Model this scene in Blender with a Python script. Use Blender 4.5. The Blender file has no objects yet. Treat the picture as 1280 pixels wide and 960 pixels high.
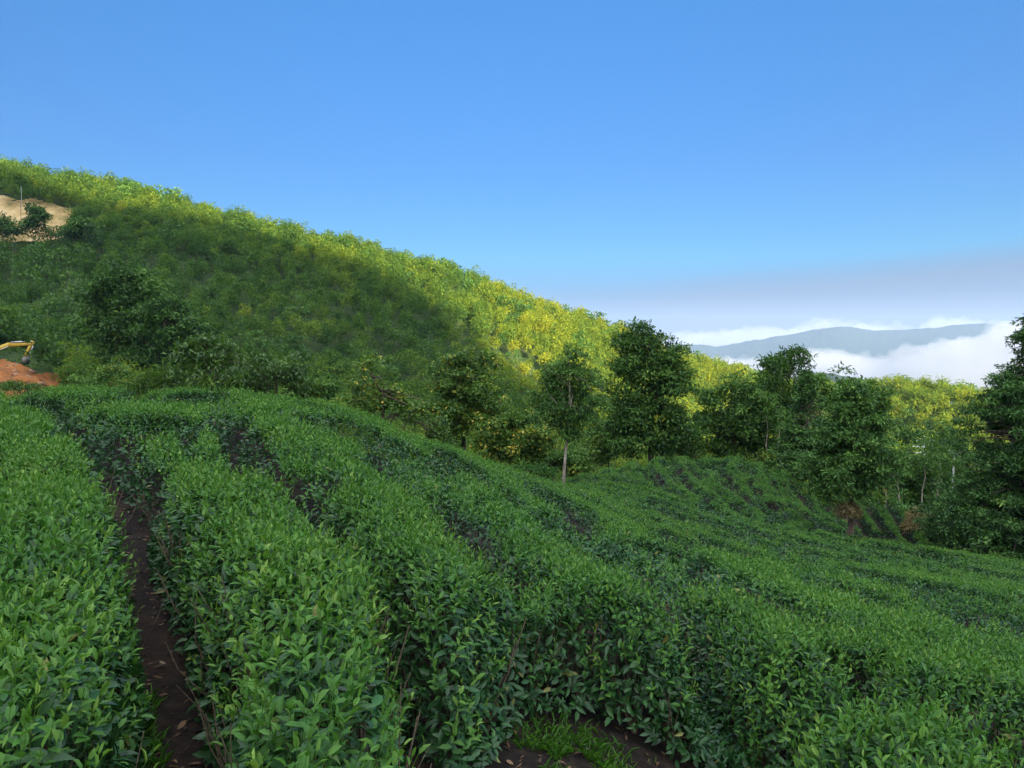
import bpy, math
import numpy as np
from mathutils import Vector

# ------------------------------------------------------------------ camera, sky, sun, exposure
SC = bpy.context.scene
COL = SC.collection
rad = math.radians
F_PX, PITCH = 949.0, rad(3.0)
CLOUD = 5.5

cam_data = bpy.data.cameras.new("camera")
cam = bpy.data.objects.new("camera", cam_data)
COL.objects.link(cam)
cam.location = (0, 0, 0)
cam.rotation_euler = (rad(90) - PITCH, 0, 0)
cam_data.sensor_fit = 'HORIZONTAL'
cam_data.sensor_width = 36.0
cam_data.lens = 36.0 * F_PX / 1280.0
cam_data.clip_start = 0.05
cam_data.clip_end = 60000
SC.camera = cam

SUN_EL = rad(12.0)
SUN_H = np.array([0.45, -0.893])          # horizontal direction towards the sun
SUN_H = SUN_H / np.linalg.norm(SUN_H)
SUN_AZ = math.atan2(SUN_H[0], SUN_H[1])   # clockwise from +Y

world = bpy.data.worlds.new("World")
SC.world = world
world.use_nodes = True
nt = world.node_tree
for n in list(nt.nodes):
    nt.nodes.remove(n)


def nd(tree, kind, **kw):
    n = tree.nodes.new(kind)
    for k, v in kw.items():
        if k in ('inp',):
            for kk, vv in v.items():
                n.inputs[kk].default_value = vv
        else:
            setattr(n, k, v)
    return n


w_out = nd(nt, 'ShaderNodeOutputWorld')
w_bg = nd(nt, 'ShaderNodeBackground')
w_bg.inputs['Strength'].default_value = 0.15
w_sky = nd(nt, 'ShaderNodeTexSky', sky_type='NISHITA', sun_disc=False)
w_sky.sun_elevation = SUN_EL
w_sky.sun_rotation = SUN_AZ
w_sky.altitude = 1200
w_sky.air_density = 1.0
w_sky.dust_density = 0.4
w_sky.ozone_density = 2.0
w_tc = nd(nt, 'ShaderNodeTexCoord')
w_sep = nd(nt, 'ShaderNodeSeparateXYZ')
nt.links.new(w_tc.outputs['Generated'], w_sep.inputs[0])
def wmath(op, a, b=None, c=None, clamp=False):
    m = nd(nt, 'ShaderNodeMath', operation=op)
    m.use_clamp = clamp
    for i, v in enumerate((a, b, c)):
        if v is None:
            continue
        if isinstance(v, (int, float)):
            m.inputs[i].default_value = v
        else:
            nt.links.new(v, m.inputs[i])
    return m.outputs[0]


ele = w_sep.outputs['Z']


def wramp(src, stops):
    cr = nd(nt, 'ShaderNodeValToRGB'); el = cr.color_ramp.elements
    while len(el) > 1:
        el.remove(el[-1])
    el[0].position = stops[0][0]; el[0].color = (*stops[0][1], 1)
    for p, c in stops[1:]:
        e = el.new(p); e.color = (*c, 1)
    nt.links.new(src, cr.inputs[0]); return cr.outputs[0]


def wmix(fac, a, b, blend='MIX'):
    m = nd(nt, 'ShaderNodeMix', data_type='RGBA', blend_type=blend)
    for i, v in ((0, fac), (6, a), (7, b)):
        if isinstance(v, (int, float)):
            m.inputs[i].default_value = v
        elif isinstance(v, tuple):
            m.inputs[i].default_value = (*v, 1)
        else:
            nt.links.new(v, m.inputs[i])
    return m.outputs[2]


# clear deep-blue air towards the shaded valley
tint = wramp(ele, [(0, (.04, .07, .22)), (.065, (.05, .10, .18)), (.11, (.065, .165, .24)), (.228, (.078, .19, .31)), (.40, (.098, .26, .40)), (.62, (.3, .42, .6))])
sky_c = wmix(1.0, w_sky.outputs[0], tint, 'MULTIPLY')
w_sc = nd(nt, 'ShaderNodeVectorMath', operation='SCALE')   # even out the brightness from left to right
nt.links.new(sky_c, w_sc.inputs[0]); nt.links.new(wmath('MULTIPLY_ADD', w_sep.outputs['X'], .42, 1.05), w_sc.inputs['Scale'])
sky_c = w_sc.outputs[0]
# thin veil of lavender cloud low over the valley on the right-hand side
azr = wmath('DIVIDE', w_sep.outputs['X'], wmath('MAXIMUM', w_sep.outputs['Y'], 0.05))
w_noise = nd(nt, 'ShaderNodeTexNoise')
w_noise.inputs['Scale'].default_value = 2.2
w_noise.inputs['Detail'].default_value = 4.0
w_map = nd(nt, 'ShaderNodeMapping')
w_map.inputs['Scale'].default_value = (1.0, 1.0, 7.0)
nt.links.new(w_tc.outputs['Generated'], w_map.inputs[0])
nt.links.new(w_map.outputs[0], w_noise.inputs['Vector'])
veil_top = wmath('ADD', wmath('MULTIPLY', azr, 0.075), 0.070)
veil_top = wmath('ADD', veil_top, wmath('MULTIPLY', wmath('SUBTRACT', w_noise.outputs[0], 0.5), 0.03))
veil = wmath('DIVIDE', wmath('SUBTRACT', veil_top, ele), 0.030, clamp=True)
veil = wmath('MULTIPLY', veil, wmath('MULTIPLY_ADD', azr, 2.0, 0.5, clamp=True))
veil = wmath('MULTIPLY', veil, 0.78)
veil_c = wramp(ele, [(0.0, (1, 1, 1)), (.06, (.44, .58, .84)), (.11, (.43, .55, .81))])
sky_c = wmix(veil, sky_c, wmix(1.0, veil_c, (1.05, 1.05, 1.05), 'MULTIPLY'))
# broken white glow added out of view, overhead and behind, lifting the shaded foreground
w_n2 = nd(nt, 'ShaderNodeTexNoise'); w_n2.inputs['Scale'].default_value = 2.5; w_n2.inputs['Detail'].default_value = 6
nt.links.new(w_tc.outputs['Generated'], w_n2.inputs['Vector'])
up_m = wmath('DIVIDE', wmath('SUBTRACT', ele, .55), .2, clamp=True)
bk_m = wmath('DIVIDE', wmath('SUBTRACT', -.05, w_sep.outputs['Y']), .3, clamp=True)
cm = wmath('MAXIMUM', up_m, bk_m)
cm = wmath('MULTIPLY', cm, wmath('MULTIPLY_ADD', w_n2.outputs[0], 2.0, -.2, clamp=True))
sky_c = wmix(cm, sky_c, (CLOUD * .95, CLOUD, CLOUD * 1.08))
nt.links.new(sky_c, w_bg.inputs['Color'])
nt.links.new(w_bg.outputs[0], w_out.inputs['Surface'])

sun_d = bpy.data.lights.new("sun", 'SUN')
sun_d.energy = 5.0
sun_d.angle = rad(0.5)
sun_d.color = (1.0, 0.87, 0.62)
sun_o = bpy.data.objects.new("sun", sun_d)
COL.objects.link(sun_o)
to_sun = Vector((SUN_H[0] * math.cos(SUN_EL), SUN_H[1] * math.cos(SUN_EL), math.sin(SUN_EL)))
sun_o.rotation_euler = to_sun.to_track_quat('Z', 'Y').to_euler()

SC.view_settings.view_transform = 'Standard'
SC.view_settings.look = 'None'
SC.view_settings.gamma = 1.0
SC.view_settings.use_curve_mapping = False
SC.view_settings.exposure = 1.85

cy = SC.cycles
cy.max_bounces = 6
cy.diffuse_bounces = 3
cy.glossy_bounces = 2
cy.transmission_bounces = 3
cy.volume_bounces = 2
cy.transparent_max_bounces = 8
cy.use_denoising = True
cy.denoiser = 'OPENIMAGEDENOISE'
cy.denoising_input_passes = 'RGB_ALBEDO_NORMAL'
cy.denoising_prefilter = 'ACCURATE'
cy.volume_max_steps = 64
cy.caustics_reflective = False
cy.caustics_refractive = False

# ------------------------------------------------------------------ helpers
RNG = np.random.default_rng(7)


def ray(u, v):
    u = np.asarray(u, float); v = np.asarray(v, float)
    x = (u - 640) / F_PX; z = -(v - 480) / F_PX
    c, s = math.cos(PITCH), math.sin(PITCH)
    return x, c + z * s, z * c - s


def at(u, v, D):
    """world point at forward distance D on the sight line measured at (u, v)"""
    x, y, z = ray(u, v)
    k = D / y
    return np.array([float(x * k), float(D), float(z * k)])


def proj(X, Y, Z):
    c, s = math.cos(PITCH), math.sin(PITCH)
    d = np.maximum(Y * c - Z * s, 1e-3)
    zz = Z * c + Y * s
    return 640 + F_PX * X / d, 480 - F_PX * zz / d


def tps(P, lam):
    P = np.array(P, float); n = len(P)
    xy = P[:, :2]
    r2 = ((xy[:, None] - xy[None]) ** 2).sum(-1) + 1e-9
    A = np.zeros((n + 3, n + 3))
    A[:n, :n] = 0.5 * r2 * np.log(r2) + lam * np.eye(n)
    A[:n, n] = 1; A[:n, n + 1:] = xy; A[n, :n] = 1; A[n + 1:, :n] = xy.T
    w = np.linalg.solve(A, np.r_[P[:, 2], 0, 0, 0])

    def f(x, y):
        x = np.asarray(x, float); y = np.asarray(y, float); sh = x.shape
        q = np.stack([x.ravel(), y.ravel()], 1); out = np.empty(len(q))
        for i in range(0, len(q), 40000):
            a = q[i:i + 40000]
            r = ((a[:, None] - xy[None]) ** 2).sum(-1) + 1e-9
            out[i:i + 40000] = (0.5 * r * np.log(r)) @ w[:n] + w[n] + a @ w[n + 1:]
        return out.reshape(sh)
    return f


def _hash(i, j, s):
    h = np.sin(i * 127.1 + j * 311.7 + s * 74.7) * 43758.5453
    return h - np.floor(h)


def vnoise(x, y, s=0):
    x = np.asarray(x, float); y = np.asarray(y, float)
    i = np.floor(x); j = np.floor(y); fx = x - i; fy = y - j
    fx = fx * fx * (3 - 2 * fx); fy = fy * fy * (3 - 2 * fy)
    a = _hash(i, j, s); b = _hash(i + 1, j, s); c = _hash(i, j + 1, s); d = _hash(i + 1, j + 1, s)
    return (a + (b - a) * fx) * (1 - fy) + (c + (d - c) * fx) * fy


def fbm(x, y, s=0, o=4):
    t = 0; amp = 0.5; n = 0
    for k in range(o):
        t = t + amp * vnoise(x * 2 ** k, y * 2 ** k, s + k * 3.1); n += amp; amp *= 0.5
    return t / n


def sstep(a, b, x):
    t = np.clip((x - a) / (b - a), 0, 1)
    return t * t * (3 - 2 * t)


def unit(v):
    return v / np.maximum(np.linalg.norm(v, axis=-1, keepdims=True), 1e-9)


def mesh_from(name, V, Fc, attr=None, smooth=False):
    """V (n,3); Fc (m,k) with constant k; attr: one float per face"""
    me = bpy.data.meshes.new(name)
    V = np.ascontiguousarray(V, dtype=np.float32); Fc = np.ascontiguousarray(Fc, dtype=np.int32)
    m, k = Fc.shape
    me.vertices.add(len(V)); me.vertices.foreach_set('co', V.ravel())
    me.loops.add(m * k); me.loops.foreach_set('vertex_index', Fc.ravel())
    me.polygons.add(m)
    me.polygons.foreach_set('loop_start', np.arange(0, m * k, k, dtype=np.int32))
    me.polygons.foreach_set('loop_total', np.full(m, k, dtype=np.int32))
    if smooth:
        me.polygons.foreach_set('use_smooth', np.ones(m, dtype=bool))
    if attr is not None:
        a = me.attributes.new('v', 'FLOAT', 'FACE')
        a.data.foreach_set('value', np.ascontiguousarray(attr, dtype=np.float32))
    me.update(calc_edges=True)
    return me


def link(name, me, mat=None, parent=None):
    o = bpy.data.objects.new(name, me)
    COL.objects.link(o)
    if mat is not None and me is not None and not me.materials:
        me.materials.append(mat)
    if parent is not None:
        o.parent = parent
    return o


def tag(o, label, cat, group=None):
    o['label'] = label; o['category'] = cat
    if group:
        o['group'] = group
    return o


def thing(name, label, cat, loc=(0, 0, 0), rz=0, group=None):
    o = bpy.data.objects.new(name, None)
    o.empty_display_size = 0.3
    COL.objects.link(o)
    o.location = tuple(float(a) for a in loc); o.rotation_euler = (0, 0, rz)
    return tag(o, label, cat, group)


class MB:
    """collects triangles/quads as triangles"""
    def __init__(s): s.V = []; s.T = []; s.A = []; s.n = 0

    def add(s, V, T, a=0.5):
        V = np.asarray(V, float); T = np.asarray(T, int)
        s.V.append(V); s.T.append(T + s.n); s.n += len(V)
        s.A.append(np.full(len(T), a) if np.isscalar(a) else np.asarray(a))

    def tube(s, P, R, sides=6, a=0.5, cap=True):
        P = np.asarray(P, float); n = len(P); R = np.broadcast_to(np.asarray(R, float), (n,))
        T = unit(np.gradient(P, axis=0))
        up = np.array([0, 0, 1.0]) if abs(T[0][2]) < 0.9 else np.array([1.0, 0, 0])
        S = unit(np.cross(T, up)); B = np.cross(S, T)
        th = np.linspace(0, 2 * np.pi, sides, endpoint=False)
        V = P[:, None] + R[:, None, None] * (np.cos(th)[None, :, None] * S[:, None] + np.sin(th)[None, :, None] * B[:, None])
        V = V.reshape(-1, 3); tr = []
        for i in range(n - 1):
            for j in range(sides):
                k = (j + 1) % sides
                p, q, r, t = i * sides + j, i * sides + k, (i + 1) * sides + k, (i + 1) * sides + j
                tr += [(p, q, r), (p, r, t)]
        if cap:
            V = np.vstack([V, P[:1], P[-1:]]); c0 = n * sides; c1 = c0 + 1
            for j in range(sides):
                k = (j + 1) % sides
                tr += [(c0, k, j), (c1, (n - 1) * sides + j, (n - 1) * sides + k)]
        s.add(V, tr, a)

    def box(s, c, d, ax=None, a=0.5, taper=1.0):
        """c centre, d full sizes, ax optional 3x3 axes rows"""
        c = np.asarray(c, float); d = np.asarray(d, float) / 2
        ax = np.eye(3) if ax is None else np.asarray(ax, float)
        V = []
        for z in (-1, 1):
            t = taper if z > 0 else 1.0
            for x, y in ((-1, -1), (1, -1), (1, 1), (-1, 1)):
                V.append(c + ax[0] * x * d[0] * t + ax[1] * y * d[1] * t + ax[2] * z * d[2])
        q = [(0, 3, 2, 1), (4, 5, 6, 7), (0, 1, 5, 4), (1, 2, 6, 5), (2, 3, 7, 6), (3, 0, 4, 7)]
        s.add(V, [t for f in q for t in ((f[0], f[1], f[2]), (f[0], f[2], f[3]))], a)

    def prism(s, poly, y0, y1, a=0.5):
        """polygon in x,z extruded along y (fan triangulation from centroid)"""
        poly = np.asarray(poly, float); n = len(poly); cen = poly.mean(0)
        V = [(p[0], y0, p[1]) for p in poly] + [(p[0], y1, p[1]) for p in poly] + [(cen[0], y0, cen[1]), (cen[0], y1, cen[1])]
        tr = []
        for i in range(n):
            j = (i + 1) % n
            tr += [(2 * n, i, j), (2 * n + 1, n + j, n + i), (i, n + i, n + j), (i, n + j, j)]
        s.add(V, tr, a)

    def mesh(s, name, smooth=False):
        return mesh_from(name, np.vstack(s.V), np.vstack(s.T), np.concatenate(s.A), smooth)


# two leaf blades: a curved folded one for near leaves, a two-triangle one for the rest
_near = np.array([  # t, w, c
    (0, 0, 0), (.28, -.42, .05), (.28, 0, -.015), (.28, .42, .05), (.66, -.40, .02), (.66, 0, -.05), (.66, .40, .02), (1, 0, -.14)])
_near_t = np.array([(0, 2, 1), (0, 3, 2), (1, 2, 5), (1, 5, 4), (2, 3, 6), (2, 6, 5), (4, 5, 7), (5, 6, 7)])
_far = np.array([(0, 0, 0), (.45, -.5, .06), (1, 0, -.08), (.45, .5, .06)])
_far_t = np.array([(0, 3, 2), (0, 2, 1)])


def blades(P, Dr, N, L, W, near=False, curl=1.0):
    """leaf blades: root P, direction Dr, rough normal N, length L, width W -> V, T"""
    tp, tt = (_near, _near_t) if near else (_far, _far_t)
    n = len(P); k = len(tp)
    Dr = unit(Dr); S = unit(np.cross(Dr, N)); Nn = np.cross(S, Dr)
    L = np.broadcast_to(L, (n,)); W = np.broadcast_to(W, (n,))
    curl = np.broadcast_to(curl, (n,))
    V = (P[:, None] + tp[None, :, 0, None] * (Dr * L[:, None])[:, None]
         + tp[None, :, 1, None] * (S * W[:, None])[:, None]
         + tp[None, :, 2, None] * (Nn * (L * curl)[:, None])[:, None]).reshape(-1, 3)
    T = (tt[None] + (np.arange(n) * k)[:, None, None]).reshape(-1, 3)
    return V, T, len(tt)


def rnd_dirs(n, rng=RNG):
    v = rng.normal(size=(n, 3))
    return unit(v)


# ------------------------------------------------------------------ materials
def leaf_mat(name, stops, rough=0.5, trans=0.25, objvar=0.0, spec=0.5, tcol=(1.15, 1.2, 0.7), patch=None):
    m = bpy.data.materials.new(name); m.use_nodes = True
    t = m.node_tree
    for n in list(t.nodes):
        t.nodes.remove(n)
    out = nd(t, 'ShaderNodeOutputMaterial')
    at_ = nd(t, 'ShaderNodeAttribute', attribute_name='v')
    fac = at_.outputs['Fac']
    if objvar:
        oi = nd(t, 'ShaderNodeObjectInfo')
        ma = nd(t, 'ShaderNodeMath', operation='MULTIPLY_ADD')
        t.links.new(oi.outputs['Random'], ma.inputs[0]); ma.inputs[1].default_value = objvar
        t.links.new(fac, ma.inputs[2])
        mb = nd(t, 'ShaderNodeMath', operation='SUBTRACT'); t.links.new(ma.outputs[0], mb.inputs[0]); mb.inputs[1].default_value = objvar / 2
        fac = mb.outputs[0]
    cr = nd(t, 'ShaderNodeValToRGB')
    el = cr.color_ramp.elements
    while len(el) > 1:
        el.remove(el[-1])
    el[0].position = stops[0][0]; el[0].color = (*stops[0][1], 1)
    for p, c in stops[1:]:
        e = el.new(p); e.color = (*c, 1)
    t.links.new(fac, cr.inputs[0])
    col = cr.outputs[0]
    # fine mottling of the blade colour
    tc = nd(t, 'ShaderNodeTexCoord'); no = nd(t, 'ShaderNodeTexNoise')
    no.inputs['Scale'].default_value = 9.0; no.inputs['Detail'].default_value = 2.0
    t.links.new(tc.outputs['Object'], no.inputs['Vector'])
    hs = nd(t, 'ShaderNodeHueSaturation')
    mr = nd(t, 'ShaderNodeMapRange'); mr.inputs[3].default_value = 0.78; mr.inputs[4].default_value = 1.22
    mr.inputs[1].default_value = 0.3; mr.inputs[2].default_value = 0.7
    t.links.new(no.outputs[0], mr.inputs[0]); t.links.new(mr.outputs[0], hs.inputs['Value'])
    t.links.new(col, hs.inputs['Color'])
    col = hs.outputs[0]
    pb = nd(t, 'ShaderNodeBsdfPrincipled')
    pb.inputs['Roughness'].default_value = rough
    pb.inputs['Specular IOR Level'].default_value = spec
    t.links.new(col, pb.inputs['Base Color'])
    tr = nd(t, 'ShaderNodeBsdfTranslucent')
    mu = nd(t, 'ShaderNodeMix', data_type='RGBA', blend_type='MULTIPLY'); mu.inputs[0].default_value = 1
    mu.inputs[7].default_value = (*tcol, 1)
    t.links.new(col, mu.inputs[6]); t.links.new(mu.outputs[2], tr.inputs[0])
    mx = nd(t, 'ShaderNodeMixShader'); mx.inputs[0].default_value = trans
    t.links.new(pb.outputs[0], mx.inputs[1]); t.links.new(tr.outputs[0], mx.inputs[2])
    t.links.new(mx.outputs[0], out.inputs[0])
    return m


def noise_mat(name, cols, scale=5.0, rough=0.9, bump=0.3, bscale=None, detail=8, spec=0.3, metallic=0.0):
    m = bpy.data.materials.new(name); m.use_nodes = True
    t = m.node_tree; pb = t.nodes['Principled BSDF']
    tc = nd(t, 'ShaderNodeTexCoord'); no = nd(t, 'ShaderNodeTexNoise')
    no.inputs['Scale'].default_value = scale; no.inputs['Detail'].default_value = detail; no.inputs['Roughness'].default_value = 0.65
    t.links.new(tc.outputs['Object'], no.inputs['Vector'])
    cr = nd(t, 'ShaderNodeValToRGB'); el = cr.color_ramp.elements
    while len(el) > 1:
        el.remove(el[-1])
    el[0].position = cols[0][0]; el[0].color = (*cols[0][1], 1)
    for p, c in cols[1:]:
        e = el.new(p); e.color = (*c, 1)
    t.links.new(no.outputs[0], cr.inputs[0]); t.links.new(cr.outputs[0], pb.inputs['Base Color'])
    pb.inputs['Roughness'].default_value = rough
    pb.inputs['Specular IOR Level'].default_value = spec
    pb.inputs['Metallic'].default_value = metallic
    if bump:
        n2 = nd(t, 'ShaderNodeTexNoise'); n2.inputs['Scale'].default_value = bscale or scale * 4; n2.inputs['Detail'].default_value = 8
        t.links.new(tc.outputs['Object'], n2.inputs['Vector'])
        b = nd(t, 'ShaderNodeBump'); b.inputs['Strength'].default_value = bump; b.inputs['Distance'].default_value = 0.05
        t.links.new(n2.outputs[0], b.inputs['Height']); t.links.new(b.outputs[0], pb.inputs['Normal'])
    return m


M = {}
M['tea_young'] = leaf_mat('tea_shoot_leaf', [(0, (.028, .098, .018)), (.45, (.066, .185, .026)), (.8, (.115, .245, .034)), (1, (.20, .33, .055))], 0.5, 0.30, spec=.28)
M['tea_old'] = leaf_mat('tea_old_leaf', [(0, (.014, .048, .015)), (.5, (.031, .100, .024)), (.85, (.06, .165, .036)), (1, (.20, .20, .045))], 0.42, 0.15, spec=.38)
M['bamboo'] = leaf_mat('bamboo_leaf', [(0, (.044, .100, .024)), (.3, (.088, .180, .036)), (.55, (.205, .29, .036)), (.8, (.35, .37, .034)), (1, (.46, .42, .04))], 0.7, 0.4, objvar=0.18, spec=.12)
M['hardwood'] = leaf_mat('broad_leaf', [(0, (.032, .082, .017)), (.5, (.080, .175, .030)), (.85, (.155, .275, .044)), (1, (.38, .30, .04))], 0.55, 0.28, spec=.2)
M['creeper'] = leaf_mat('creeper_leaf', [(0, (.034, .080, .014)), (.5, (.09, .18, .026)), (.85, (.18, .29, .036)), (.93, (.42, .36, .05)), (1, (.55, .42, .06))], 0.5, 0.28, spec=.25)
M['shrub'] = leaf_mat('shrub_leaf', [(0, (.03, .07, .015)), (.5, (.07, .15, .025)), (1, (.17, .28, .04))], 0.45, 0.3, spec=.4)
M['cedar'] = leaf_mat('cedar_spray', [(0, (.024, .070, .014)), (.5, (.074, .178, .032)), (.9, (.145, .275, .044)), (1, (.18, .28, .045))], 0.6, 0.15, spec=.3)
M['fern_dead'] = leaf_mat('withered_frond', [(0, (.16, .13, .06)), (.5, (.36, .29, .14)), (1, (.50, .44, .24))], 0.8, 0.2, spec=.2)
M['grass'] = leaf_mat('grass_blade', [(0, (.03, .09, .012)), (.6, (.07, .20, .02)), (1, (.14, .30, .03))], 0.5, 0.3, spec=.3)
M['bark'] = noise_mat('bark', [(.3, (.06, .04, .028)), (.55, (.14, .10, .075)), (.75, (.24, .19, .15))], 6, .9, .6)
M['bark_pale'] = noise_mat('pale_bark', [(.3, (.20, .16, .12)), (.5, (.38, .32, .25)), (.7, (.50, .45, .38))], 4, .9, .4)
M['culm'] = noise_mat('bamboo_culm', [(.3, (.10, .12, .04)), (.6, (.25, .24, .12)), (.8, (.35, .33, .22))], 1.5, .6, 0)
M['twig'] = noise_mat('tea_wood', [(.3, (.07, .05, .035)), (.6, (.16, .12, .08)), (.8, (.25, .21, .16))], 12, .85, .4)
M['paint_yellow'] = noise_mat('yellow_paint', [(.3, (.50, .32, .03)), (.7, (.66, .45, .05))], 2, .45, .05, spec=.5)
M['steel'] = noise_mat('worn_steel', [(.3, (.10, .09, .08)), (.7, (.25, .23, .21))], 5, .5, .1, metallic=.5)
M['chrome'] = noise_mat('piston_rod', [(.3, (.6, .6, .6)), (.7, (.75, .75, .75))], 3, .3, 0, metallic=.6)
M['paint_teal'] = noise_mat('teal_paint', [(.3, (.10, .30, .33)), (.7, (.16, .40, .42))], 2, .45, .05)
M['rubber'] = noise_mat('black_rubber', [(.3, (.02, .02, .02)), (.7, (.05, .045, .04))], 6, .8, .2)
M['glass_dark'] = noise_mat('cab_glass', [(.3, (.03, .04, .05)), (.7, (.05, .06, .07))], 1, .1, 0, spec=.8)
M['concrete'] = noise_mat('pole_concrete', [(.3, (.36, .35, .33)), (.7, (.55, .54, .52))], 4, .8, .1)
M['white_metal'] = noise_mat('white_metal', [(.3, (.62, .62, .60)), (.7, (.8, .8, .78))], 4, .5, .05)
M['rock'] = noise_mat('broken_rock', [(.3, (.10, .055, .035)), (.5, (.30, .16, .09)), (.75, (.42, .27, .17))], .9, .9, .6)
M['bank'] = noise_mat('orange_earth', [(.3, (.09, .04, .018)), (.48, (.25, .09, .022)), (.7, (.36, .145, .038))], .5, .95, .8, bscale=1.5)
M['cleared'] = noise_mat('cleared_earth', [(.30, (.10, .12, .04)), (.42, (.27, .19, .07)), (.52, (.40, .28, .12)), (.62, (.50, .37, .19)), (.75, (.24, .20, .07))], .22, .95, .9, bscale=.5)
M['litter'] = leaf_mat('fallen_leaf', [(0, (.05, .03, .018)), (.5, (.13, .07, .035)), (.85, (.24, .15, .08)), (1, (.36, .30, .20))], .7, .1, spec=.3)

# soil / ground: dark damp humus near, red earth patches, green weeds and moss farther off
mg = bpy.data.materials.new('soil_ground'); mg.use_nodes = True
t = mg.node_tree; pb = t.nodes['Principled BSDF']; pb.inputs['Roughness'].default_value = .95
pb.inputs['Specular IOR Level'].default_value = .2
tc = nd(t, 'ShaderNodeTexCoord')


def noise_node(scale, detail=8, rough=.65):
    n = nd(t, 'ShaderNodeTexNoise'); n.inputs['Scale'].default_value = scale; n.inputs['Detail'].default_value = detail
    n.inputs['Roughness'].default_value = rough
    t.links.new(tc.outputs['Object'], n.inputs['Vector']); return n


def ramp_node(src, stops):
    cr = nd(t, 'ShaderNodeValToRGB'); el = cr.color_ramp.elements
    while len(el) > 1:
        el.remove(el[-1])
    el[0].position = stops[0][0]; el[0].color = (*stops[0][1], 1)
    for p, c in stops[1:]:
        e = el.new(p); e.color = (*c, 1)
    t.links.new(src, cr.inputs[0]); return cr.outputs[0]


soil = ramp_node(noise_node(14).outputs[0], [(.3, (.008, .006, .005)), (.55, (.020, .014, .010)), (.72, (.05, .034, .022))])
red = ramp_node(noise_node(20).outputs[0], [(.3, (.022, .015, .010)), (.7, (.085, .050, .032))])
far_c = ramp_node(noise_node(.35).outputs[0], [(.3, (.02, .04, .012)), (.55, (.045, .075, .02)), (.75, (.09, .08, .035))])
mk = ramp_node(noise_node(1.1, 3).outputs[0], [(.52, (0, 0, 0)), (.66, (1, 1, 1))])
mx1 = nd(t, 'ShaderNodeMix', data_type='RGBA'); t.links.new(mk, mx1.inputs[0]); t.links.new(soil, mx1.inputs[6]); t.links.new(red, mx1.inputs[7])
ln = nd(t, 'ShaderNodeVectorMath', operation='LENGTH'); t.links.new(tc.outputs['Object'], ln.inputs[0])
mr = nd(t, 'ShaderNodeMapRange'); mr.inputs[1].default_value = 62; mr.inputs[2].default_value = 80
t.links.new(ln.outputs['Value'], mr.inputs[0])
mx2 = nd(t, 'ShaderNodeMix', data_type='RGBA'); t.links.new(mr.outputs[0], mx2.inputs[0]); t.links.new(mx1.outputs[2], mx2.inputs[6]); t.links.new(far_c, mx2.inputs[7])
t.links.new(mx2.outputs[2], pb.inputs['Base Color'])
bn = noise_node(30); bb = nd(t, 'ShaderNodeBump'); bb.inputs['Strength'].default_value = .8; bb.inputs['Distance'].default_value = .04
t.links.new(bn.outputs[0], bb.inputs['Height']); t.links.new(bb.outputs[0], pb.inputs['Normal'])
M['ground'] = mg

# ------------------------------------------------------------------ terrain
TEA_H = 0.85
NEAR = [  # measured points of the tea tops: u, v, forward distance
    (0, 960, 1.72), (200, 960, 1.72), (450, 900, 1.95), (0, 700, 3.35), (250, 700, 3.4), (0, 600, 5.7), (200, 600, 5.7), (0, 550, 8.2),
    (200, 545, 8.8), (0, 512, 14), (150, 510, 14.5), (380, 520, 12.5), (0, 494, 19.5), (150, 492, 20.5), (300, 492, 20), (400, 505, 19),
    (400, 620, 5.2), (500, 700, 3.7), (650, 770, 3.3), (800, 800, 3.6), (850, 860, 3.1), (1000, 960, 2.5), (1000, 820, 4.6),
    (1280, 920, 3.3), (1280, 850, 5.0), (1280, 790, 9.0), (1150, 790, 6.6), (1050, 730, 11), (800, 700, 7.0), (900, 740, 7.0),
    (600, 650, 7.0), (520, 590, 9.5), (480, 530, 19), (560, 562, 21), (640, 590, 25), (640, 620, 13), (700, 603, 38), (720, 650, 14),
    (800, 660, 18), (900, 670, 24), (760, 600, 45), (830, 573, 56), (870, 573, 57), (940, 577, 56), (985, 592, 54), (900, 620, 42),
    (960, 650, 38), (1010, 680, 30), (1062, 668, 40), (1100, 700, 28), (1180, 690, 36), (1280, 698, 45), (1200, 730, 20), (1280, 740, 18),
    (1030, 640, 50), (1000, 610, 58), (1120, 672, 52), (1120, 624, 62), (1150, 668, 54)]
HILL = [  # crown tops of the wooded hill
    (0, 199, 270), (150, 231, 265), (300, 271, 262), (450, 306, 262), (560, 331, 262), (660, 373, 268), (770, 406, 275), (870, 449, 285),
    (930, 466, 292), (985, 484, 300), (-250, 150, 280), (1060, 483, 262), (1120, 482, 250), (1230, 484, 245), (1350, 470, 240),
    (120, 470, 122), (250, 480, 115), (400, 500, 118), (600, 545, 125), (760, 570, 140), (870, 570, 160), (950, 575, 165),
    (1150, 600, 150), (1230, 600, 145), (-200, 410, 135), (1350, 600, 140),
    (0, 330, 200), (150, 340, 195), (300, 370, 190), (450, 400, 190), (600, 430, 200), (720, 470, 210), (820, 490, 225), (900, 510, 235),
    (1000, 530, 225), (1150, 540, 200), (1230, 535, 195), (-200, 300, 200)]
CROWN = 6.5
pts = []
for u, v, D in NEAR:
    p = at(u, v, D); pts.append((p[0], p[1], p[2] - TEA_H - .05))
for u, v, D in HILL:
    p = at(u, v, D); pts.append((p[0], p[1], p[2] - CROWN))
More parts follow.
